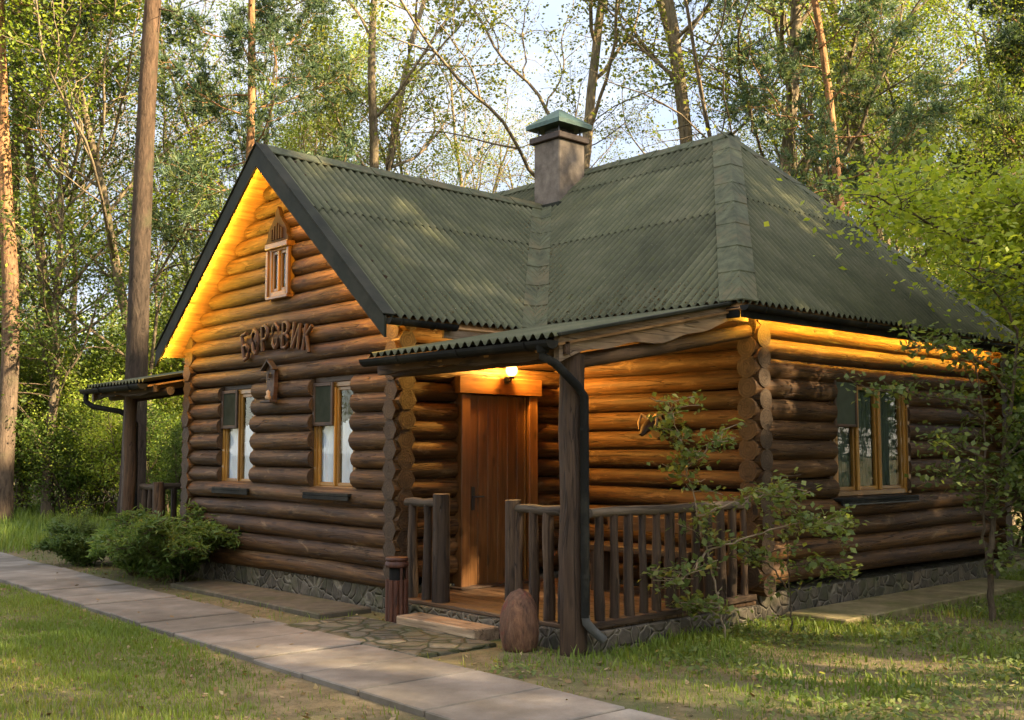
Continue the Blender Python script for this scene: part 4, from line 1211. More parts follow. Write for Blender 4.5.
DECID = dict(seg=[.8, .5, .35, .3], wig=[.05, .13, .2, .25], trop=[.02, .05, .04, .02], taper=[.25, .3, .3, .4], sides=[9, 6, 4, 3],
             leaf_lev=2, anch=[3, 5], max=3, nb=[11, 6, 5], start=[.32, .2, .2], ang=[.75, .75, .8], ratio=[.36, .5, .5], rr=[.32, .5, .5],
             shape=lambda t: 1.15 - .75 * abs(t - .45))
def make_tree(kind, seed, H, r0, leaf=True, **kw):
    """returns (wood verts, faces, leaf verts, faces, rnd)"""
    t = Tree(seed); r = t.r
    P_ = dict(DECID)
    if kind == 'decid':
        P_.update(kw.get('P', {}))
        forks = kw.get('forks', 0)
        if forks:
            h0 = kw.get('fork_h', .35) * H
            q = dict(P_); q['max'] = 0; q['taper'] = [.85]; q['leaf_lev'] = 9
            t.limb((0, 0, 0), (r.normal(0, .03), r.normal(0, .03), 1), h0, r0, 0, q)
            top = t.V[-1][-P_['sides'][0]:].mean(0)
            q = dict(P_); q['flare'] = 0; q['start'] = [.12, .2, .2]
            for k in range(forks):
                a = k * 2 * np.pi / forks + r.uniform(-.4, .4) + kw.get('az', 0)
                t.limb(top, (math.cos(a) * .28, math.sin(a) * .28, 1), H - h0, r0 * .62, 0, q)
        else:
            t.limb((0, 0, 0), (kw.get('lean', 0), r.normal(0, .02), 1), H, r0, 0, P_)
        lv = leaf_cards(r, t.A, kw.get('per', 5), kw.get('spread', .22), kw.get('size', .085), .5)
    elif kind == 'pine':
        base = kw.get('base', .4); nb = kw.get('nb', 26)
        q = dict(P_); q.update(seg=[1.0], wig=[kw.get('wig', .022)], trop=[.01], taper=[.35], sides=[11], leaf_lev=9, max=0)
        t.limb((0, 0, 0), (kw.get('lean', 0), kw.get('lean_y', 0), 1), H, r0, 0, q)
        ring = t.V[-1].reshape(-1, 11, 3).mean(1); zz = ring[:, 2]
        b = dict(P_); b.update(seg=[.45, .3, .25], wig=[.13, .18, .2], trop=[.045, .03, .03], taper=[.3, .4, .5], sides=[5, 4, 3], leaf_lev=1, anch=[4, 4], max=2,
                               nb=[8, 4], start=[.3, .2], ang=[.85, .8], ratio=[.42, .5], rr=[.45, .5], flare=0, shape=lambda t: 1.1 - .6 * t)
        for k in range(nb):
            f = base + (1 - base) * (k + r.uniform(0, 1)) / nb; z = f * H * .99
            i = min(np.searchsorted(zz, z), len(zz) - 1); p = ring[i].copy(); p[2] = z
            a = k * 2.4 + r.uniform(-.5, .5); up = kw.get('up', -.05) + .5 * (f - base) / (1 - base)
            ln = kw.get('blen', 3.2) * (1 - .65 * ((f - base) / (1 - base)) ** 1.5) * r.uniform(.6, 1.15)
            t.limb(p, (math.cos(a), math.sin(a), up), ln, r0 * .22 * (1 - .5 * f), 0, b)
        for k in range(kw.get('dead', 8)):
            z = H * r.uniform(.12, base); i = min(np.searchsorted(zz, z), len(zz) - 1); p = ring[i].copy(); p[2] = z; a = r.uniform(0, 6.3)
            qd = dict(b); qd.update(max=1, leaf_lev=9, nb=[3]); t.limb(p, (math.cos(a), math.sin(a), -.15), r.uniform(.5, 1.6), .022, 0, qd)
        lv = needle_tufts(r, t.A, t.D, kw.get('tuft', 11), kw.get('nlen', .17), .012, .09)
    elif kind == 'shrub':
        b = dict(P_); b.update(seg=[.3, .22, .18], wig=[.10, .18, .2], trop=[.03, .03, 0], taper=[.3, .4, .5], sides=[5, 4, 3], leaf_lev=1, anch=[5, 5], max=2,
                               nb=[7, 5], start=[.2, .2], ang=[.7, .8], ratio=[.42, .5], rr=[.5, .5], flare=0, shape=lambda t: 1.1 - .5 * t)
        b.update(kw.get('P', {}))
        for k in range(kw.get('stems', 7)):
            a = r.uniform(0, 6.3); s_ = kw.get('splay', .4) * r.uniform(.3, 1.2)
            t.limb((r.normal(0, .12), r.normal(0, .12), -.02), (math.cos(a) * s_, math.sin(a) * s_, 1), H * r.uniform(.6, 1.05), r0, 0, b)
        lv = leaf_cards(r, t.A, kw.get('per', 6), kw.get('spread', .14), kw.get('size', .08), .6, kw.get('aspect', .62))
    wv, wf = t.wood()
    return wv, wf, lv

PROTO = {}
def proto(name, kind, seed, H, r0, bark, foliage, **kw):
    wv, wf, (lv, lf, rn) = make_tree(kind, seed, H, r0, **kw)
    PROTO[name] = (np_mesh('trunk', wv, wf, M[bark], None, True), np_mesh('crown', lv, lf, M[foliage], rn), (wv, wf, lv, lf, rn))

def plant(name, obname, x, y, label, cat='tree', group=None, s=1.0, rz=None, parts=('trunk', 'crown'), tilt=(0, 0), sz=None, z=None):
    o = empty(obname, (x, y, float(gz(x, y)) - .04 if z is None else z))
    o.rotation_euler = (tilt[0], tilt[1], random.uniform(0, 6.3) if rz is None else rz); o.scale = (s, s, sz or s)
    tag(o, label, cat, group)
    for part, me in zip(parts, PROTO[name][:2]):
        c_ = bpy.data.objects.new(part, me); COL.objects.link(c_); c_.parent = o
    return o

YAW = R(47.6); FX, FY = math.cos(YAW), math.sin(YAW)
def polar(dist, right):                      # ground position from distance ahead and sideways offset (metres)
    return FX * dist + FY * right, FY * dist - FX * right

proto('decid_fork', 'decid', 21, 19, .23, 'bark', 'leaf', forks=2, fork_h=.33, per=6, size=.11, P=dict(nb=[9, 6, 5]))
proto('decid_fork_b', 'decid', 33, 20, .26, 'bark', 'leaf', forks=2, fork_h=.45, per=4, size=.11, P=dict(nb=[9, 6, 5], wig=[.06, .16, .22, .25]))
proto('decid_tall', 'decid', 45, 20, .21, 'bark', 'leaf', per=5, size=.11, P=dict(ang=[.95, .75, .8], nb=[14, 6, 5], wig=[.022, .13, .2, .25]))
proto('decid_bare', 'decid', 57, 17, .15, 'bark', 'leaf', per=1, size=.09, P=dict(nb=[15, 7, 6], wig=[.07, .15, .22, .25], start=[.22, .15, .15]))
proto('decid_crook', 'decid', 61, 16, .14, 'bark', 'leaf', per=2, size=.09, P=dict(nb=[11, 6, 5], wig=[.12, .2, .25, .25]))
proto('decid_lush', 'decid', 73, 15, .16, 'bark', 'leaf_fresh', per=7, size=.095, spread=.26, P=dict(nb=[15, 7, 5], start=[.18, .2, .2]))
proto('decid_deep', 'decid', 79, 13, .14, 'bark', 'leaf_deep', per=7, size=.095, spread=.26, P=dict(nb=[16, 7, 5], start=[.12, .15, .2]))
proto('pine_tall', 'pine', 85, 21, .23, 'pine_bark', 'needle', base=.58, nb=26, blen=3.0, dead=12)
proto('pine_mid', 'pine', 91, 17, .135, 'pine_bark', 'needle', base=.36, nb=32, blen=3.1, dead=8)
proto('pine_low', 'pine', 97, 13, .15, 'pine_bark', 'needle', base=.16, nb=34, blen=2.9, dead=2)
proto('under', 'shrub', 103, 4.6, .035, 'bark', 'leaf_fresh', stems=6, per=5, size=.095, spread=.2, P=dict(nb=[9, 6], anch=[6, 5]))
proto('under_deep', 'shrub', 109, 4.2, .035, 'bark', 'leaf_deep', stems=7, per=5, size=.095, spread=.2, P=dict(nb=[9, 6], anch=[6, 5]))
proto('bush', 'shrub', 113, 1.5, .02, 'bark', 'leaf_grey', stems=10, per=6, size=.075, spread=.1, splay=.8)

# --- the trees one can tell apart
def T(name, ob, d, px, label, group=None, **kw):
    x, y = polar(d, (px - 512) / 1084 * d)
    return plant(name, ob, x, y, label, group=group, **kw)

PINE_BIG = (lambda: proto('pine_big', 'pine', 131, 23, .235, 'old_pine_bark', 'needle', base=.66, nb=20, blen=3.0, dead=10, wig=.006) or None)()
T('pine_big', 'pine_tree', 20.5, 135, 'tall thick pine trunk rising bare behind the left porch roof', s=1.0, rz=-.8)
T('pine_tall', 'pine_tree', 23, 4, 'orange-barked pine at the far left edge of the picture', s=.92, rz=.3)
T('decid_fork', 'forked_tree', 27, 389, 'forked leafy tree standing over the gable roof ridge', s=1.0, rz=.6)
T('decid_tall', 'tall_tree', 27, 565, 'straight tall tree right behind the chimney with wide bare limbs', s=1.0, rz=1.0)
T('decid_crook', 'crooked_tree', 25, 690, 'thin crooked tree with sparse leaves between chimney and roof peak', s=1.05, rz=2.6)
T('decid_fork_b', 'forked_tree', 25, 756, 'dark twin-stemmed tree right behind the roof peak', s=1.0, rz=.9)
T('decid_bare', 'thick_tree', 23, 806, 'thick dark trunk right of the twin-stemmed tree', s=1.35, rz=.4)
T('pine_mid', 'pine_tree', 22, 856, 'pine with blue-green tufts behind the right roof slope', s=.95, rz=1.2)
T('pine_mid', 'pine_tree', 24, 236, 'pine with blue-green tufts left of the gable peak', s=1.0, rz=2.9)
T('pine_low', 'pine_tree', 24, 1040, 'bushy pine at the right edge of the picture above the house end', s=1.0, rz=.2)
T('decid_deep', 'dark_tree', 24, 52, 'thin dark-stemmed leafy tree between the left pines', s=.9, rz=.5)
T('decid_lush', 'leafy_tree', 27, 930, 'tall leafy tree behind the bright young maple on the right', s=1.15, rz=4.1)

# --- the wood behind, tree by tree
G = 'trees of the wood behind the cabin'
rr = np.random.default_rng(77)
LAB = {'decid_bare': ('bare_tree', 'mostly bare branching tree in the wood behind the cabin'), 'decid_lush': ('leafy_tree', 'fresh yellow-green leafy tree in the wood behind the cabin'),
       'decid_deep': ('leafy_tree', 'deep green leafy tree in the wood behind the cabin'), 'pine_mid': ('pine_tree', 'background pine tree in the wood behind the cabin'), 'pine_tall': ('pine_tree', 'background pine tree in the wood behind the cabin'),
       'decid_tall': ('tall_tree', 'tall sparse tree in the wood behind the cabin'), 'decid_crook': ('crooked_tree', 'background crooked tree in the wood behind the cabin'), 'pine_low': ('pine_tree', 'background pine tree in the wood behind the cabin')}
def scatter(n, px0, px1, d0, d1, kinds, s0=.85, s1=1.15):
    for i in range(n):
        px = px0 + (px1 - px0) * (i + rr.uniform(.1, .9)) / n; d = rr.uniform(d0, d1); k = kinds[int(rr.integers(len(kinds)))]
        x, y = polar(d, (px - 512) / 1084 * d)
        if 5.0 < x < 16 and 4.5 < y < 18: continue
        ob, lb = LAB[k]; plant(k, ob, x, y, lb, group=lb.replace(' in the wood behind the cabin', 's behind the cabin').replace('mostly ', ''), s=rr.uniform(s0, s1))
scatter(4, -60, 190, 24, 31, ['decid_lush', 'decid_deep', 'pine_mid', 'decid_lush'])
scatter(6, -80, 330, 33, 42, ['decid_lush', 'decid_deep', 'pine_tall', 'decid_bare', 'decid_lush'], .85, 1.05)
scatter(7, 180, 500, 28, 38, ['decid_bare', 'decid_bare', 'decid_crook'], .7, .95)
scatter(6, 420, 720, 30, 42, ['decid_lush', 'decid_bare', 'decid_crook'], .55, .85)
scatter(6, 700, 1100, 26, 36, ['decid_lush', 'decid_crook', 'decid_lush', 'decid_bare'], .85, 1.05)
scatter(6, 780, 1130, 35, 45, ['decid_lush', 'pine_mid', 'decid_deep'], .9, 1.1)
scatter(3, 880, 1110, 20, 24, ['decid_lush', 'decid_lush'], .7, .9)

GU = 'undergrowth shrubs at the wood edge'
def under(n, px0, px1, d0, d1, s0=.6, s1=1.1):
    for i in range(n):
        px = px0 + (px1 - px0) * (i + rr.uniform(.1, .9)) / n; d = rr.uniform(d0, d1); x, y = polar(d, (px - 512) / 1084 * d)
        if 5.0 < x < 15.6 and 4.9 < y < 17.5: continue
        dk = rr.random() < .65
        plant('under_deep' if dk else 'under', 'shrub', x, y, 'dark green undergrowth shrub at the wood edge' if dk else 'bright green undergrowth shrub at the wood edge', 'shrub',
              ('dark ' if dk else 'bright ') + GU, s=rr.uniform(s0, s1), parts=('stem', 'foliage'))
under(12, -40, 190, 25, 29); under(5, 60, 200, 22, 25, .45, .7); under(7, 150, 420, 27, 34, 1, 1.4); under(9, 940, 1130, 15.5, 22, .6, 1.1); under(6, 880, 1080, 24, 28, 1, 1.5)

# --- far wood: one mass
def far_wood(name, spots, label):
    WV = []; WF = []; LV = []; LF = []; RN = []; nw = nl = 0
    for (k, x, y, s, rz) in spots:
        wv, wf, lv, lf, rn = PROTO[k][2]; c_, s_ = math.cos(rz), math.sin(rz); Rm = np.array([[c_, s_, 0], [-s_, c_, 0], [0, 0, 1]])
        o_ = np.array([x, y, float(gz(x, y)) - .05])
        keep = wf
        WV.append(wv @ Rm * s + o_); WF.append(keep + nw); nw += len(wv)
        LV.append(lv @ Rm * s + o_); LF.append(lf + nl); nl += len(lv); RN.append(rn)
    root = empty(name); tag(root, label, 'wood', kind='stuff')
    link('trunks', np_mesh('trunks', np.concatenate(WV), np.concatenate(WF), M['bark'], None, True), root)['kind'] = 'stuff'
    link('foliage', np_mesh('foliage', np.concatenate(LV), np.concatenate(LF), M['leaf_fresh'], np.concatenate(RN)), root)['kind'] = 'stuff'
sp = []
for i in range(34):
    d = rr.uniform(46, 70); px = -140 + 1300 * (i + rr.uniform(0, 1)) / 34
    if 330 < px < 740 and rr.random() < .45: continue
    x, y = polar(d, (px - 512) / 1084 * d); sp.append((['decid_lush', 'decid_deep', 'under', 'decid_bare'][int(rr.integers(4))], x, y, rr.uniform(.65, .95), rr.uniform(0, 6)))
for i in range(26):
    d = rr.uniform(36, 50); px = -120 + 1300 * (i + rr.uniform(0, 1)) / 26
    x, y = polar(d, (px - 512) / 1084 * d); sp.append((['under', 'under_deep'][i % 2], x, y, rr.uniform(1.2, 1.9), rr.uniform(0, 6)))
far_wood('distant_woodland', sp, 'distant mass of green woodland behind everything')
# the wood continues on the right, beyond the frame, and shades the house from the low sun
sp = []
for i in range(SHADE_N):
    t = rr.uniform(8, 19); q = rr.uniform(0, 6.5) if i % 5 > 1 else (rr.uniform(-4, 0) if i % 5 else (rr.uniform(-5.6, -3.4) if i % 2 else rr.uniform(4, 10)))
    if q < 0 and i % 3: t = rr.uniform(7, 12)
    if 2.6 < q < 4.2: q += 2.0
    x = 10.5 + SUN_DIR[0] * t - SUN_DIR[1] * q; y = 5.5 + SUN_DIR[1] * t + SUN_DIR[0] * q
    if y > .37 * x - 1.6 or math.hypot(x, y) < 5: continue
    sp.append(((['decid_lush', 'pine_mid', 'decid_deep', 'pine_low'] if q > 0 else ['pine_tall', 'pine_tall', 'decid_crook', 'pine_tall'])[int(rr.integers(4))], x, y, rr.uniform(.85, 1.1), rr.uniform(0, 6)))
far_wood('roadside_woodland', sp, 'woodland continuing beside the cabin on the right')

# and it closes the clearing behind and beside the path
sp = []
for i in range(54):
    a = R(100) + R(240) * i / 54 + rr.uniform(-.05, .05)
    d = rr.uniform(15, 30); x, y = 3 + d * math.cos(a), 5 + d * math.sin(a)
    if math.hypot(x, y) < 9: continue
    q = (x - 10.5) * -SUN_DIR[1] + (y - 5.5) * SUN_DIR[0]
    if y < 0 and (-7.2 < q < -5.9 or -1.9 < q < -.4): continue
    sp.append((['decid_lush', 'pine_low', 'under', 'decid_deep', 'under_deep', 'under'][i % 6], x, y, rr.uniform(.8, 1.15) * (1.5 if i % 6 in (2, 4, 5) else .9), rr.uniform(0, 6)))
for i in range(12):
    t = rr.uniform(9, 22); sp.append((['under', 'under_deep'][i % 2], 11 + .67 * t + rr.uniform(-3, 3), 4 - .74 * t + rr.uniform(-3, 3), rr.uniform(1, 1.6), rr.uniform(0, 6)))
sp = [q for q in sp if q[2] < .33 * q[1] - 2 or q[1] < -4 or q[2] < 0]
far_wood('clearing_woodland', sp, 'woodland around the clearing in front of the cabin')

# --- plants close to the house
def custom_plant(obname, label, cat, stems, leaf, per, spread, size, bark='twig', rad=.012, anch=5, start=.25, sides=6, parts=('stem', 'foliage'), tw=3, tlen=.35, seed=3, aspect=.66):
    """stems: world polylines; twigs and leaves are grown along them."""
    t = Tree(seed); r = t.r
    q = dict(DECID); q.update(seg=[.12], wig=[.16], trop=[.01], taper=[.4], sides=[3], leaf_lev=0, anch=[anch], max=0, flare=0)
    base = np.array(stems[0][0][:3])
    for st in stems:
        pts = np.array([p[:3] for p in st], float) - base; k = len(pts)
        # smooth
        tt = np.linspace(0, k - 1, k * 5); pts = np.stack([np.interp(tt, range(k), pts[:, j]) for j in range(3)], 1)
        for _ in range(3): pts[1:-1] = (pts[:-2] + pts[1:-1] * 2 + pts[2:]) / 4
        pts[1:-1] += r.normal(0, .008, pts[1:-1].shape)
        rd = rad * (st[0][3] if len(st[0]) > 3 else 1)
        t.tube(pts, rd * np.linspace(1, .35, len(pts)), sides)
        n = len(pts)
        for i in range(int(n * start), n):
            for _ in range(tw):
                if r.random() < .62:
                    a = r.uniform(0, 6.3); d = (math.cos(a), math.sin(a), r.uniform(-.15, .55))
                    t.limb(pts[i], d, tlen * r.uniform(.4, 1.2), rd * .3, 0, q)
    lv = leaf_cards(r, t.A, per, spread, size, .9, aspect, .1)
    wv, wf = t.wood()
    o = tag(empty(obname, tuple(base)), label, cat)
    link(parts[0], np_mesh(parts[0], wv, wf, M[bark], None, True), o); link(parts[1], np_mesh(parts[1], lv[0], lv[1], M[leaf], lv[2]), o)
    return o
def at(px, py, d):                           # a point d metres ahead, for laying out the slender stems
    right = (px - 512) / 1084 * d; x, y = polar(d, right)
    return (x, y, 1.6 + (450 - py) / 1084 * d)
B0 = at(722, 640, 9.3)
custom_plant('sapling', 'slender pale-stemmed sapling with fresh leaves in front of the porch railing', 'sapling',
    [[(B0[0], B0[1], 0.0), at(716, 600, 9.3), at(704, 550, 9.25), at(696, 515, 9.2), at(686, 470, 9.2), at(678, 435, 9.15), at(668, 402, 9.1)],
     [at(684, 470, 9.2), at(705, 450, 9.1), at(722, 430, 9.05)], [at(696, 515, 9.2), at(735, 500, 9.1), at(775, 490, 9.0), at(800, 505, 8.95)],
     [at(704, 550, 9.25), at(690, 572, 9.1), at(668, 580, 9.0)], [at(704, 550, 9.25), at(745, 535, 9.1), at(800, 520, 9.0), at(840, 525, 8.95)], [at(716, 590, 9.3), at(700, 610, 9.2), at(690, 600, 9.15)]],
    'leaf_grey', 5, .055, .066, rad=.010, anch=3, start=.36, tw=2, tlen=.24, seed=8)
B1 = at(787, 650, 9.6)
custom_plant('sapling', 'thin dark-stemmed sapling with yellowing leaves at the right house corner', 'sapling',
    [[(B1[0], B1[1], 0.0), at(787, 610, 9.6), at(785, 565, 9.6), at(782, 520, 9.55), at(770, 480, 9.5)], [at(785, 565, 9.6), at(810, 560, 9.5), at(835, 575, 9.4)], [at(786, 590, 9.6), at(765, 560, 9.5), at(745, 555, 9.45)],
     [at(782, 530, 9.55), at(810, 525, 9.5), at(838, 535, 9.45)]],
    'leaf_grey', 4, .055, .064, bark='bark', rad=.009, anch=3, start=.35, tw=2, tlen=.26, seed=12)
B2 = at(985, 622, 10.4)
custom_plant('sapling', 'many-stemmed young tree before the right end of the log wall', 'sapling',
    [[(B2[0], B2[1], 0.0, 2.2), at(984, 570, 10.4), at(988, 520, 10.4), at(1000, 460, 10.4), at(1012, 400, 10.4), at(1020, 330, 10.3)],
     [at(984, 580, 10.4), at(978, 540, 10.4), at(982, 480, 10.35), at(984, 420, 10.3), at(978, 370, 10.2), at(960, 335, 10.1)],
     [at(988, 520, 10.4), at(1010, 500, 10.3), at(1040, 480, 10.2)], [at(982, 480, 10.35), at(960, 470, 10.2), at(935, 480, 10.1)],
     [at(984, 420, 10.3), at(955, 400, 10.2), at(915, 395, 10.1), at(880, 390, 10.0)], [at(1000, 460, 10.4), at(1030, 430, 10.2), at(1050, 420, 10.1)],
     [at(1012, 400, 10.4), at(985, 360, 10.2), at(940, 345, 10.0), at(905, 350, 9.9)], [at(984, 570, 10.4), at(1005, 560, 10.2), at(1040, 550, 10)],
     [at(1020, 330, 10.3), at(1000, 290, 10.2), at(970, 270, 10.1)], [at(982, 460, 10.35), at(950, 440, 10.2), at(930, 445, 10.1)]],
    'leaf_grey', 5, .08, .07, bark='bark', rad=.016, anch=3, start=.3, tw=2, tlen=.32, seed=15)
# bright young maple leaning over the house end
mx, my = 13.3, 4.9
custom_plant('maple_tree', 'bright yellow-green young maple leaning over the right roof corner', 'tree',
    [[(mx, my, 0, 3.2), (mx - .1, my + .05, 1.5), (mx - .2, my + .1, 2.6), (mx - .4, my + .15, 3.6), (mx - .7, my + .2, 4.1), (mx - .8, my + .2, 4.5)],
     [(mx - .25, my + .1, 2.8), (mx - .9, my - .1, 3.3), (mx - 1.6, my - .1, 3.6), (mx - 2.5, my + .1, 3.75), (mx - 3.3, my + .2, 3.9), (mx - 3.9, my + .25, 4.0)],
     [(mx - .4, my + .15, 3.6), (mx - 1.1, my + .5, 3.9), (mx - 1.9, my + .7, 4.1), (mx - 2.7, my + .7, 4.3)],
     [(mx - .2, my + .1, 2.6), (mx - .8, my - .3, 2.9), (mx - 1.5, my - .4, 3.05), (mx - 2.3, my - .4, 3.3), (mx - 3.0, my - .3, 3.35)],
     [(mx - .4, my + .15, 3.4), (mx + .3, my, 3.9), (mx + 1.1, my - .1, 4.3)], [(mx - .2, my, 2.4), (mx + .6, my - .2, 3), (mx + 1.3, my - .2, 3.3)],
     [(mx - .7, my + .2, 4.1), (mx - 1.3, my + .3, 4.3), (mx - 1.9, my + .3, 4.4)], [(mx - .5, my + .1, 3.9), (mx - 1.2, my - .2, 4.1), (mx - 1.9, my - .2, 4.15)], [(mx - .2, my, 2.5), (mx - .6, my - .5, 2.75), (mx - 1.2, my - .7, 2.7), (mx - 1.7, my - .7, 2.5)], [(mx - .3, my - .1, 2.7), (mx - .8, my - .5, 3.1), (mx - 1.4, my - .7, 3.2), (mx - 2.1, my - .8, 3.0)], [(mx - .1, my - .1, 2.9), (mx + .3, my - .5, 3.2), (mx + .7, my - .8, 3.3)], [(mx - .2, my, 2.2), (mx + .2, my - .4, 2.4), (mx + .6, my - .7, 2.3)]],
    'leaf_maple', 12, .24, .08, bark='bark', rad=.022, anch=4, start=.3, tw=3, tlen=.7, seed=19, parts=('trunk', 'crown'))
# low shrubs by the left porch
def bush_at(name, obname, x, y, label, s, foliage_parts=('stem', 'foliage')): return plant(name, obname, x, y, label, 'bush', None, s=s, parts=foliage_parts)
proto('juniper', 'shrub', 141, 1.25, .016, 'bark', 'juniper', stems=20, per=5, size=.13, spread=.05, splay=1.6, aspect=.2, P=dict(nb=[12, 6], anch=[5, 4], ang=[.5, .6], ratio=[.32, .45]))
def arching_bush(x, y, size, n, label, seed):
    r_ = random.Random(seed); st = []
    for k in range(n):
        a = 2 * math.pi * (k + r_.uniform(-.4, .4)) / n; l = size * r_.uniform(.55, 1.1); up = r_.uniform(.45, 1.05)
        c_, s_ = math.cos(a), math.sin(a); bx_, by_ = x + .08 * c_, y + .08 * s_
        st.append([(bx_, by_, -.02), (bx_ + c_ * l * .25, by_ + s_ * l * .25, .62 * up * size), (bx_ + c_ * l * .6, by_ + s_ * l * .6, 1.02 * up * size), (bx_ + c_ * l * .9, by_ + s_ * l * .9, 1.10 * up * size), (bx_ + c_ * l * 1.1, by_ + s_ * l * 1.1, 1.0 * up * size)])
    custom_plant('juniper_bush', label, 'bush', st, 'juniper', 5, .04, .095, bark='bark', rad=.012, anch=4, start=.14, tw=3, tlen=.30 * size, seed=seed, aspect=.24)
arching_bush(5.98, 12.55, .76, 19, 'large spreading feathery green bush at the left corner of the gable wall', 5)
arching_bush(5.98, 13.75, .50, 13, 'smaller feathery bush in front of the left porch railing', 6)
arching_bush(5.9, 15.3, .42, 16, 'low green bush beyond the left porch post by the path', 7)
bush_at('bush', 'leafy_bush', 6.5, 17.2, 'leafy bush at the far end of the path beside the left porch', .4)
for (x, y, s, lb) in ((14.2, 4.9, .55, 'leafy bush at the far right end of the stone plinth'), (13.0, 3.9, .4, 'low leafy bush in the grass on the right')):
    bush_at('bush', 'leafy_bush', x, y, lb, s)

# ------------------------------------------------------------------ grass, weeds, leaf litter
def blades(n, area, h0, h1, w, dens, seed, lean=.45):
    r = np.random.default_rng(seed); x = r.uniform(area[0], area[1], n); y = r.uniform(area[2], area[3], n)
    k = dens(x, y) > r.random(n); x, y = x[k], y[k]; n = len(x)
    z = gz(x, y) - .01; cl = vnoise(x * 2.2, y * 2.2, 9)
    h = r.uniform(h0, h1, n) * (.55 + .9 * cl); a = r.uniform(0, 2 * np.pi, n); le = r.normal(0, lean, n) * h
    dx, dy = np.cos(a), np.sin(a); lx, ly = -dy * 1, dx * 1
    b = np.stack([x, y, z], 1); s = np.stack([dx, dy, np.zeros(n)], 1) * (w * r.uniform(.6, 1.3, n))[:, None]
    ld = np.stack([lx, ly, np.zeros(n)], 1) * le[:, None]; up = np.array([0, 0, 1.])
    m1 = b + up * (h * .55)[:, None] + ld * .35; tp = b + up * (h * .95)[:, None] + ld
    V = np.stack([b - s, b + s, m1 + s * .75, m1 - s * .75, tp], 1).reshape(-1, 3); i = np.arange(n) * 5
    rn = np.repeat(np.clip(.15 + .75 * vnoise(x * .8, y * .8, 10) * r.uniform(.5, 1.3, n), 0, 1), 5)
    return V, np.stack([i, i + 1, i + 2, i + 3], 1), np.stack([i + 3, i + 2, i + 4], 1), rn
def on_hard(x, y):
    p = np.abs(x - path_mid(y)) < PW + .0 + .16 * (vnoise(x * 4, y * 4, 21) - .62)
    hs = ((x > XG) & (x < XB) & (y > YR) & (y < YL)); ap = (x > 5.74) & (x < 6.35) & (y > 9.02) & (y < 12.15)
    pv = (x > 5.2) & (x < 6.5) & (y > 6.8) & (y < 8.75); pp = (x > 6.25) & (x < 8.7) & (y > 5.98) & (y < 16)
    st = (x > 9.0) & (x < 13.2) & (y > 5.4) & (y < 6.05)
    return p | hs | ap | pv | pp | st
def d_left(x, y):
    dp = path_mid(y) - PW - x
    bare = np.clip((8.2 - y) / 1.6, 0, 1) * np.clip(1.35 - dp / 1.0, 0, 1)
    v = np.clip(.25 + 1.4 * vnoise(x * 1.1, y * 1.1, 5), 0, 1) * np.clip(dp / .15, 0, 1) * (1 - .93 * bare)
    return np.where(on_hard(x, y), 0, v)
def d_right(x, y):
    v = np.clip(1.7 * vnoise(x * 1.0, y * 1.0, 6) - .25, 0.02, 1)
    near = np.clip(1 - (x - 5.3) / 1.8, 0, 1) * np.clip((y - 3.0) / 1.2, 0, 1)
    v = v * (1 - .85 * near)
    edge = ((y > 5.5) & (y < 6.0) & (x > 6.4)) | ((x > 5.5) & (x < 6.35) & (y < 6.3))
    return np.where(on_hard(x, y), 0, np.clip(v + .35 * edge, 0, 1))
def d_strip(x, y): return np.where(on_hard(x, y), 0, .16 * vnoise(x * 3, y * 3, 8))
parts_ = [blades(230000, (-.5, 4.8, 5.0, 17.5), .022, .07, .004, d_left, 31), blades(120000, (5.2, 16.5, -1.5, 6.4), .02, .065, .0042, d_right, 32),
          blades(12000, (5.2, 6.4, 6.0, 18), .03, .09, .004, d_strip, 33), blades(60000, (2, 14, 17.5, 30), .12, .34, .009, lambda x, y: np.where(on_hard(x, y), 0, np.clip((y - 17.6) / 1.0, 0, 1) * .8), 34),
          blades(26000, (5.4, 15, 3.6, 6.1), .035, .11, .008, lambda x, y: np.where(on_hard(x, y), 0, np.clip(1.6 * vnoise(x * 1.6, y * 1.6, 12) - .45, 0, 1) * np.clip((x - 5.9) / .8, 0, 1)), 35)]
Vs = []; F4 = []; F3 = []; RN = []; nv = 0
for V, a, b, rn in parts_: Vs.append(V); F4.append(a + nv); F3.append(b + nv); RN.append(rn); nv += len(V)
go = link('grass', np_mesh('grass', np.concatenate(Vs), [np.concatenate(F4), np.concatenate(F3)], M['grass'], np.concatenate(RN)))
tag(go, 'short uneven grass and weeds on both sides of the path', 'grass', kind='stuff')

def flat_leaves(n, area, size, dens, seed, zf, tilt=.35):
    r = np.random.default_rng(seed); x = r.uniform(area[0], area[1], n); y = r.uniform(area[2], area[3], n); k = dens(x, y) > r.random(n); x, y = x[k], y[k]; n = len(x)
    c = np.stack([x, y, zf(x, y) + .012], 1); d = r.normal(0, 1, (n, 3)); d[:, 2] *= tilt; d /= np.linalg.norm(d, axis=1)[:, None]
    w = np.cross(d, np.array([0, 0, 1.]) + r.normal(0, tilt, (n, 3))); w /= np.linalg.norm(w, axis=1)[:, None]; l = size * r.uniform(.5, 1.4, n)[:, None]
    V = np.stack([c - d * l * .5, c + w * l * .3, c + d * l * .5, c - w * l * .3], 1).reshape(-1, 3)
    return V, np.arange(4 * n).reshape(n, 4), np.repeat(r.random(n), 4)
V, F, rn = flat_leaves(16000, (0, 15, -1, 17), .05, lambda x, y: np.where((x > 6.3) & (y > 5.9), .0, np.where(np.abs(x - path_mid(y)) < PW + .05, .05, 1.0) * (.2 + .6 * vnoise(x * 1.3, y * 1.3, 41))), 42, lambda x, y: np.where(np.abs(x - path_mid(y)) < PW + .03, .022, gz(x, y)))
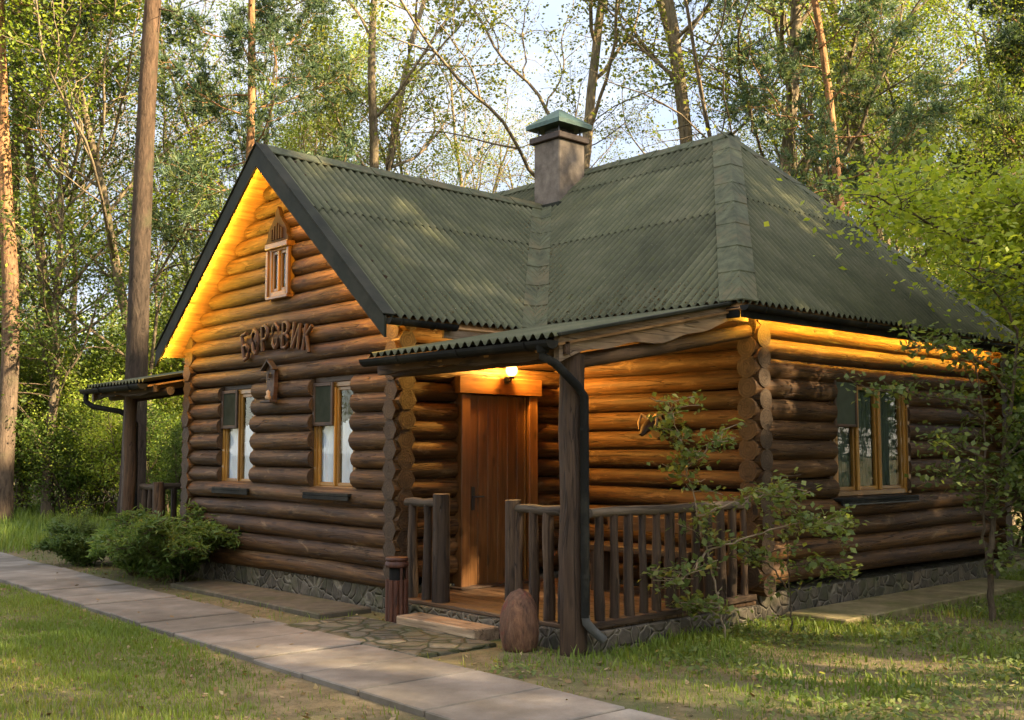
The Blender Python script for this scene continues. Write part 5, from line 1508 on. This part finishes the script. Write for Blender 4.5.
tag(link('leaf_litter', np_mesh('leaf_litter', V, F, M['litter'], rn)), 'dry fallen leaves scattered on the ground', 'leaf litter', kind='stuff')
V, F, rn = flat_leaves(52000, (5.2, 15.5, .5, 6.1), .045, lambda x, y: np.where(on_hard(x, y), 0, np.clip(1.5 * vnoise(x * 1.5, y * 1.5, 51) - .55, 0, 1)), 52, lambda x, y: gz(x, y) + .06 * np.random.default_rng(3).random(len(x)), .5)
tag(link('ground_cover', np_mesh('ground_cover', V, F, M['leaf_grey'], rn)), 'low leafy ground cover in front of the stone plinth', 'ground cover', kind='stuff')
# needles and leaves caught on the lower roof and in the valley
r_ = np.random.default_rng(9); pts = []
for _ in range(1700):
    y = r_.uniform(ME_Y + .1, YEr + 1.2); lo = main_lo(y); q = abs(r_.normal(0, .22)) + lo
    if q < main_hi(y): pts.append((ME_X + q, y, ME_Z + M_S * q + .025))
for _ in range(700):
    x = r_.uniform(XV + .3, XJ - .6); q = abs(r_.normal(0, .3)) + wing_lo(x)
    if q < WE_Y: pts.append((x, YEr + q, WE_Z + W_S * q + .025))
pts = np.array(pts); n = len(pts); d = r_.normal(0, 1, (n, 3)); d /= np.linalg.norm(d, axis=1)[:, None]; w = np.cross(d, [.5, 0, .8]); l = .022 * r_.uniform(.4, 1.3, n)[:, None]
V = np.stack([pts - d * l * .6, pts + w * l * .3, pts + d * l * .6, pts - w * l * .3], 1).reshape(-1, 3)
tag(link('roof_litter', np_mesh('roof_litter', V, np.arange(4 * n).reshape(n, 4), M['litter'], np.repeat(r_.random(n), 4))), 'dry needles and leaves caught on the lower roof edge and valley', 'leaf litter', kind='stuff')

# ------------------------------------------------------------------ sky, sun, camera
w = bpy.data.worlds.new('World'); SC.world = w; w.use_nodes = True; nt = w.node_tree; nt.nodes.clear()
out = nt.nodes.new('ShaderNodeOutputWorld'); bg = nt.nodes.new('ShaderNodeBackground'); L(nt, bg.outputs[0], out.inputs[0])
SUN = Vector(SUN_DIR).normalized()
el = math.asin(SUN.z); az = math.atan2(SUN.x, SUN.y)
sky = nt.nodes.new('ShaderNodeTexSky'); sky.sky_type = 'NISHITA'; sky.sun_disc = False; sky.sun_elevation = el; sky.sun_rotation = az
sky.air_density = 1.0; sky.dust_density = .6; sky.ozone_density = 2.0
g = N(nt, 'ShaderNodeTexCoord').outputs['Generated']
n1 = noise(nt, mapping(nt, g, (2.2, 2.2, 6)), 1.4, 6, .6, .4)
cl = ramp(nt, n1, [(.40, (0, 0, 0)), (.66, (1, 1, 1))])
c = mixc(nt, mth(nt, 'MULTIPLY', cl, .75), sky.outputs[0], CLOUD)
# thin pale cloud low over the wood in the north-east, away from the sun; the bright cloud stands on the other side
dp = N(nt, 'ShaderNodeVectorMath', operation='DOT_PRODUCT'); L(nt, g, dp.inputs[0]); dp.inputs[1].default_value = (.66, .72, -.2)
mr = N(nt, 'ShaderNodeMapRange', interpolation_type='SMOOTHSTEP'); mr.inputs[1].default_value = .25; mr.inputs[2].default_value = .65; L(nt, dp.outputs['Value'], mr.inputs[0])
far = mixc(nt, cl, THIN_BLUE, THIN_CLOUD)
c = mixc(nt, mr.outputs[0], c, far)
L(nt, c, bg.inputs[0]); bg.inputs[1].default_value = SKY_STR
sl = bpy.data.lights.new('sun', 'SUN'); sl.energy = SUN_STR; sl.angle = R(.6); sl.color = (1.0, .80, .50)
so = bpy.data.objects.new('sun', sl); COL.objects.link(so); so.rotation_euler = (-SUN).to_track_quat('-Z', 'Y').to_euler(); so.location = SUN * 60

cd = bpy.data.cameras.new('camera'); co = bpy.data.objects.new('camera', cd); COL.objects.link(co)
cd.sensor_width = 36; cd.lens = 1084 / 1024 * 36; cd.clip_end = 600; cd.clip_start = .05
co.location = (0, 0, 1.6); co.rotation_euler = (R(90) + math.atan(90 / 1084), 0, YAW - R(90)); SC.camera = co
SC.view_settings.view_transform = 'Standard'; SC.view_settings.look = 'None'; SC.view_settings.gamma = 1; SC.view_settings.exposure = EXPOSURE
SC.render.engine = 'CYCLES'; SC.cycles.use_denoising = True
SC.cycles.max_bounces = 7; SC.cycles.diffuse_bounces = 3; SC.cycles.glossy_bounces = 2; SC.cycles.transmission_bounces = 3; SC.cycles.transparent_max_bounces = 6
SC.cycles.sample_clamp_indirect = 6; SC.cycles.caustics_reflective = False; SC.cycles.caustics_refractive = False
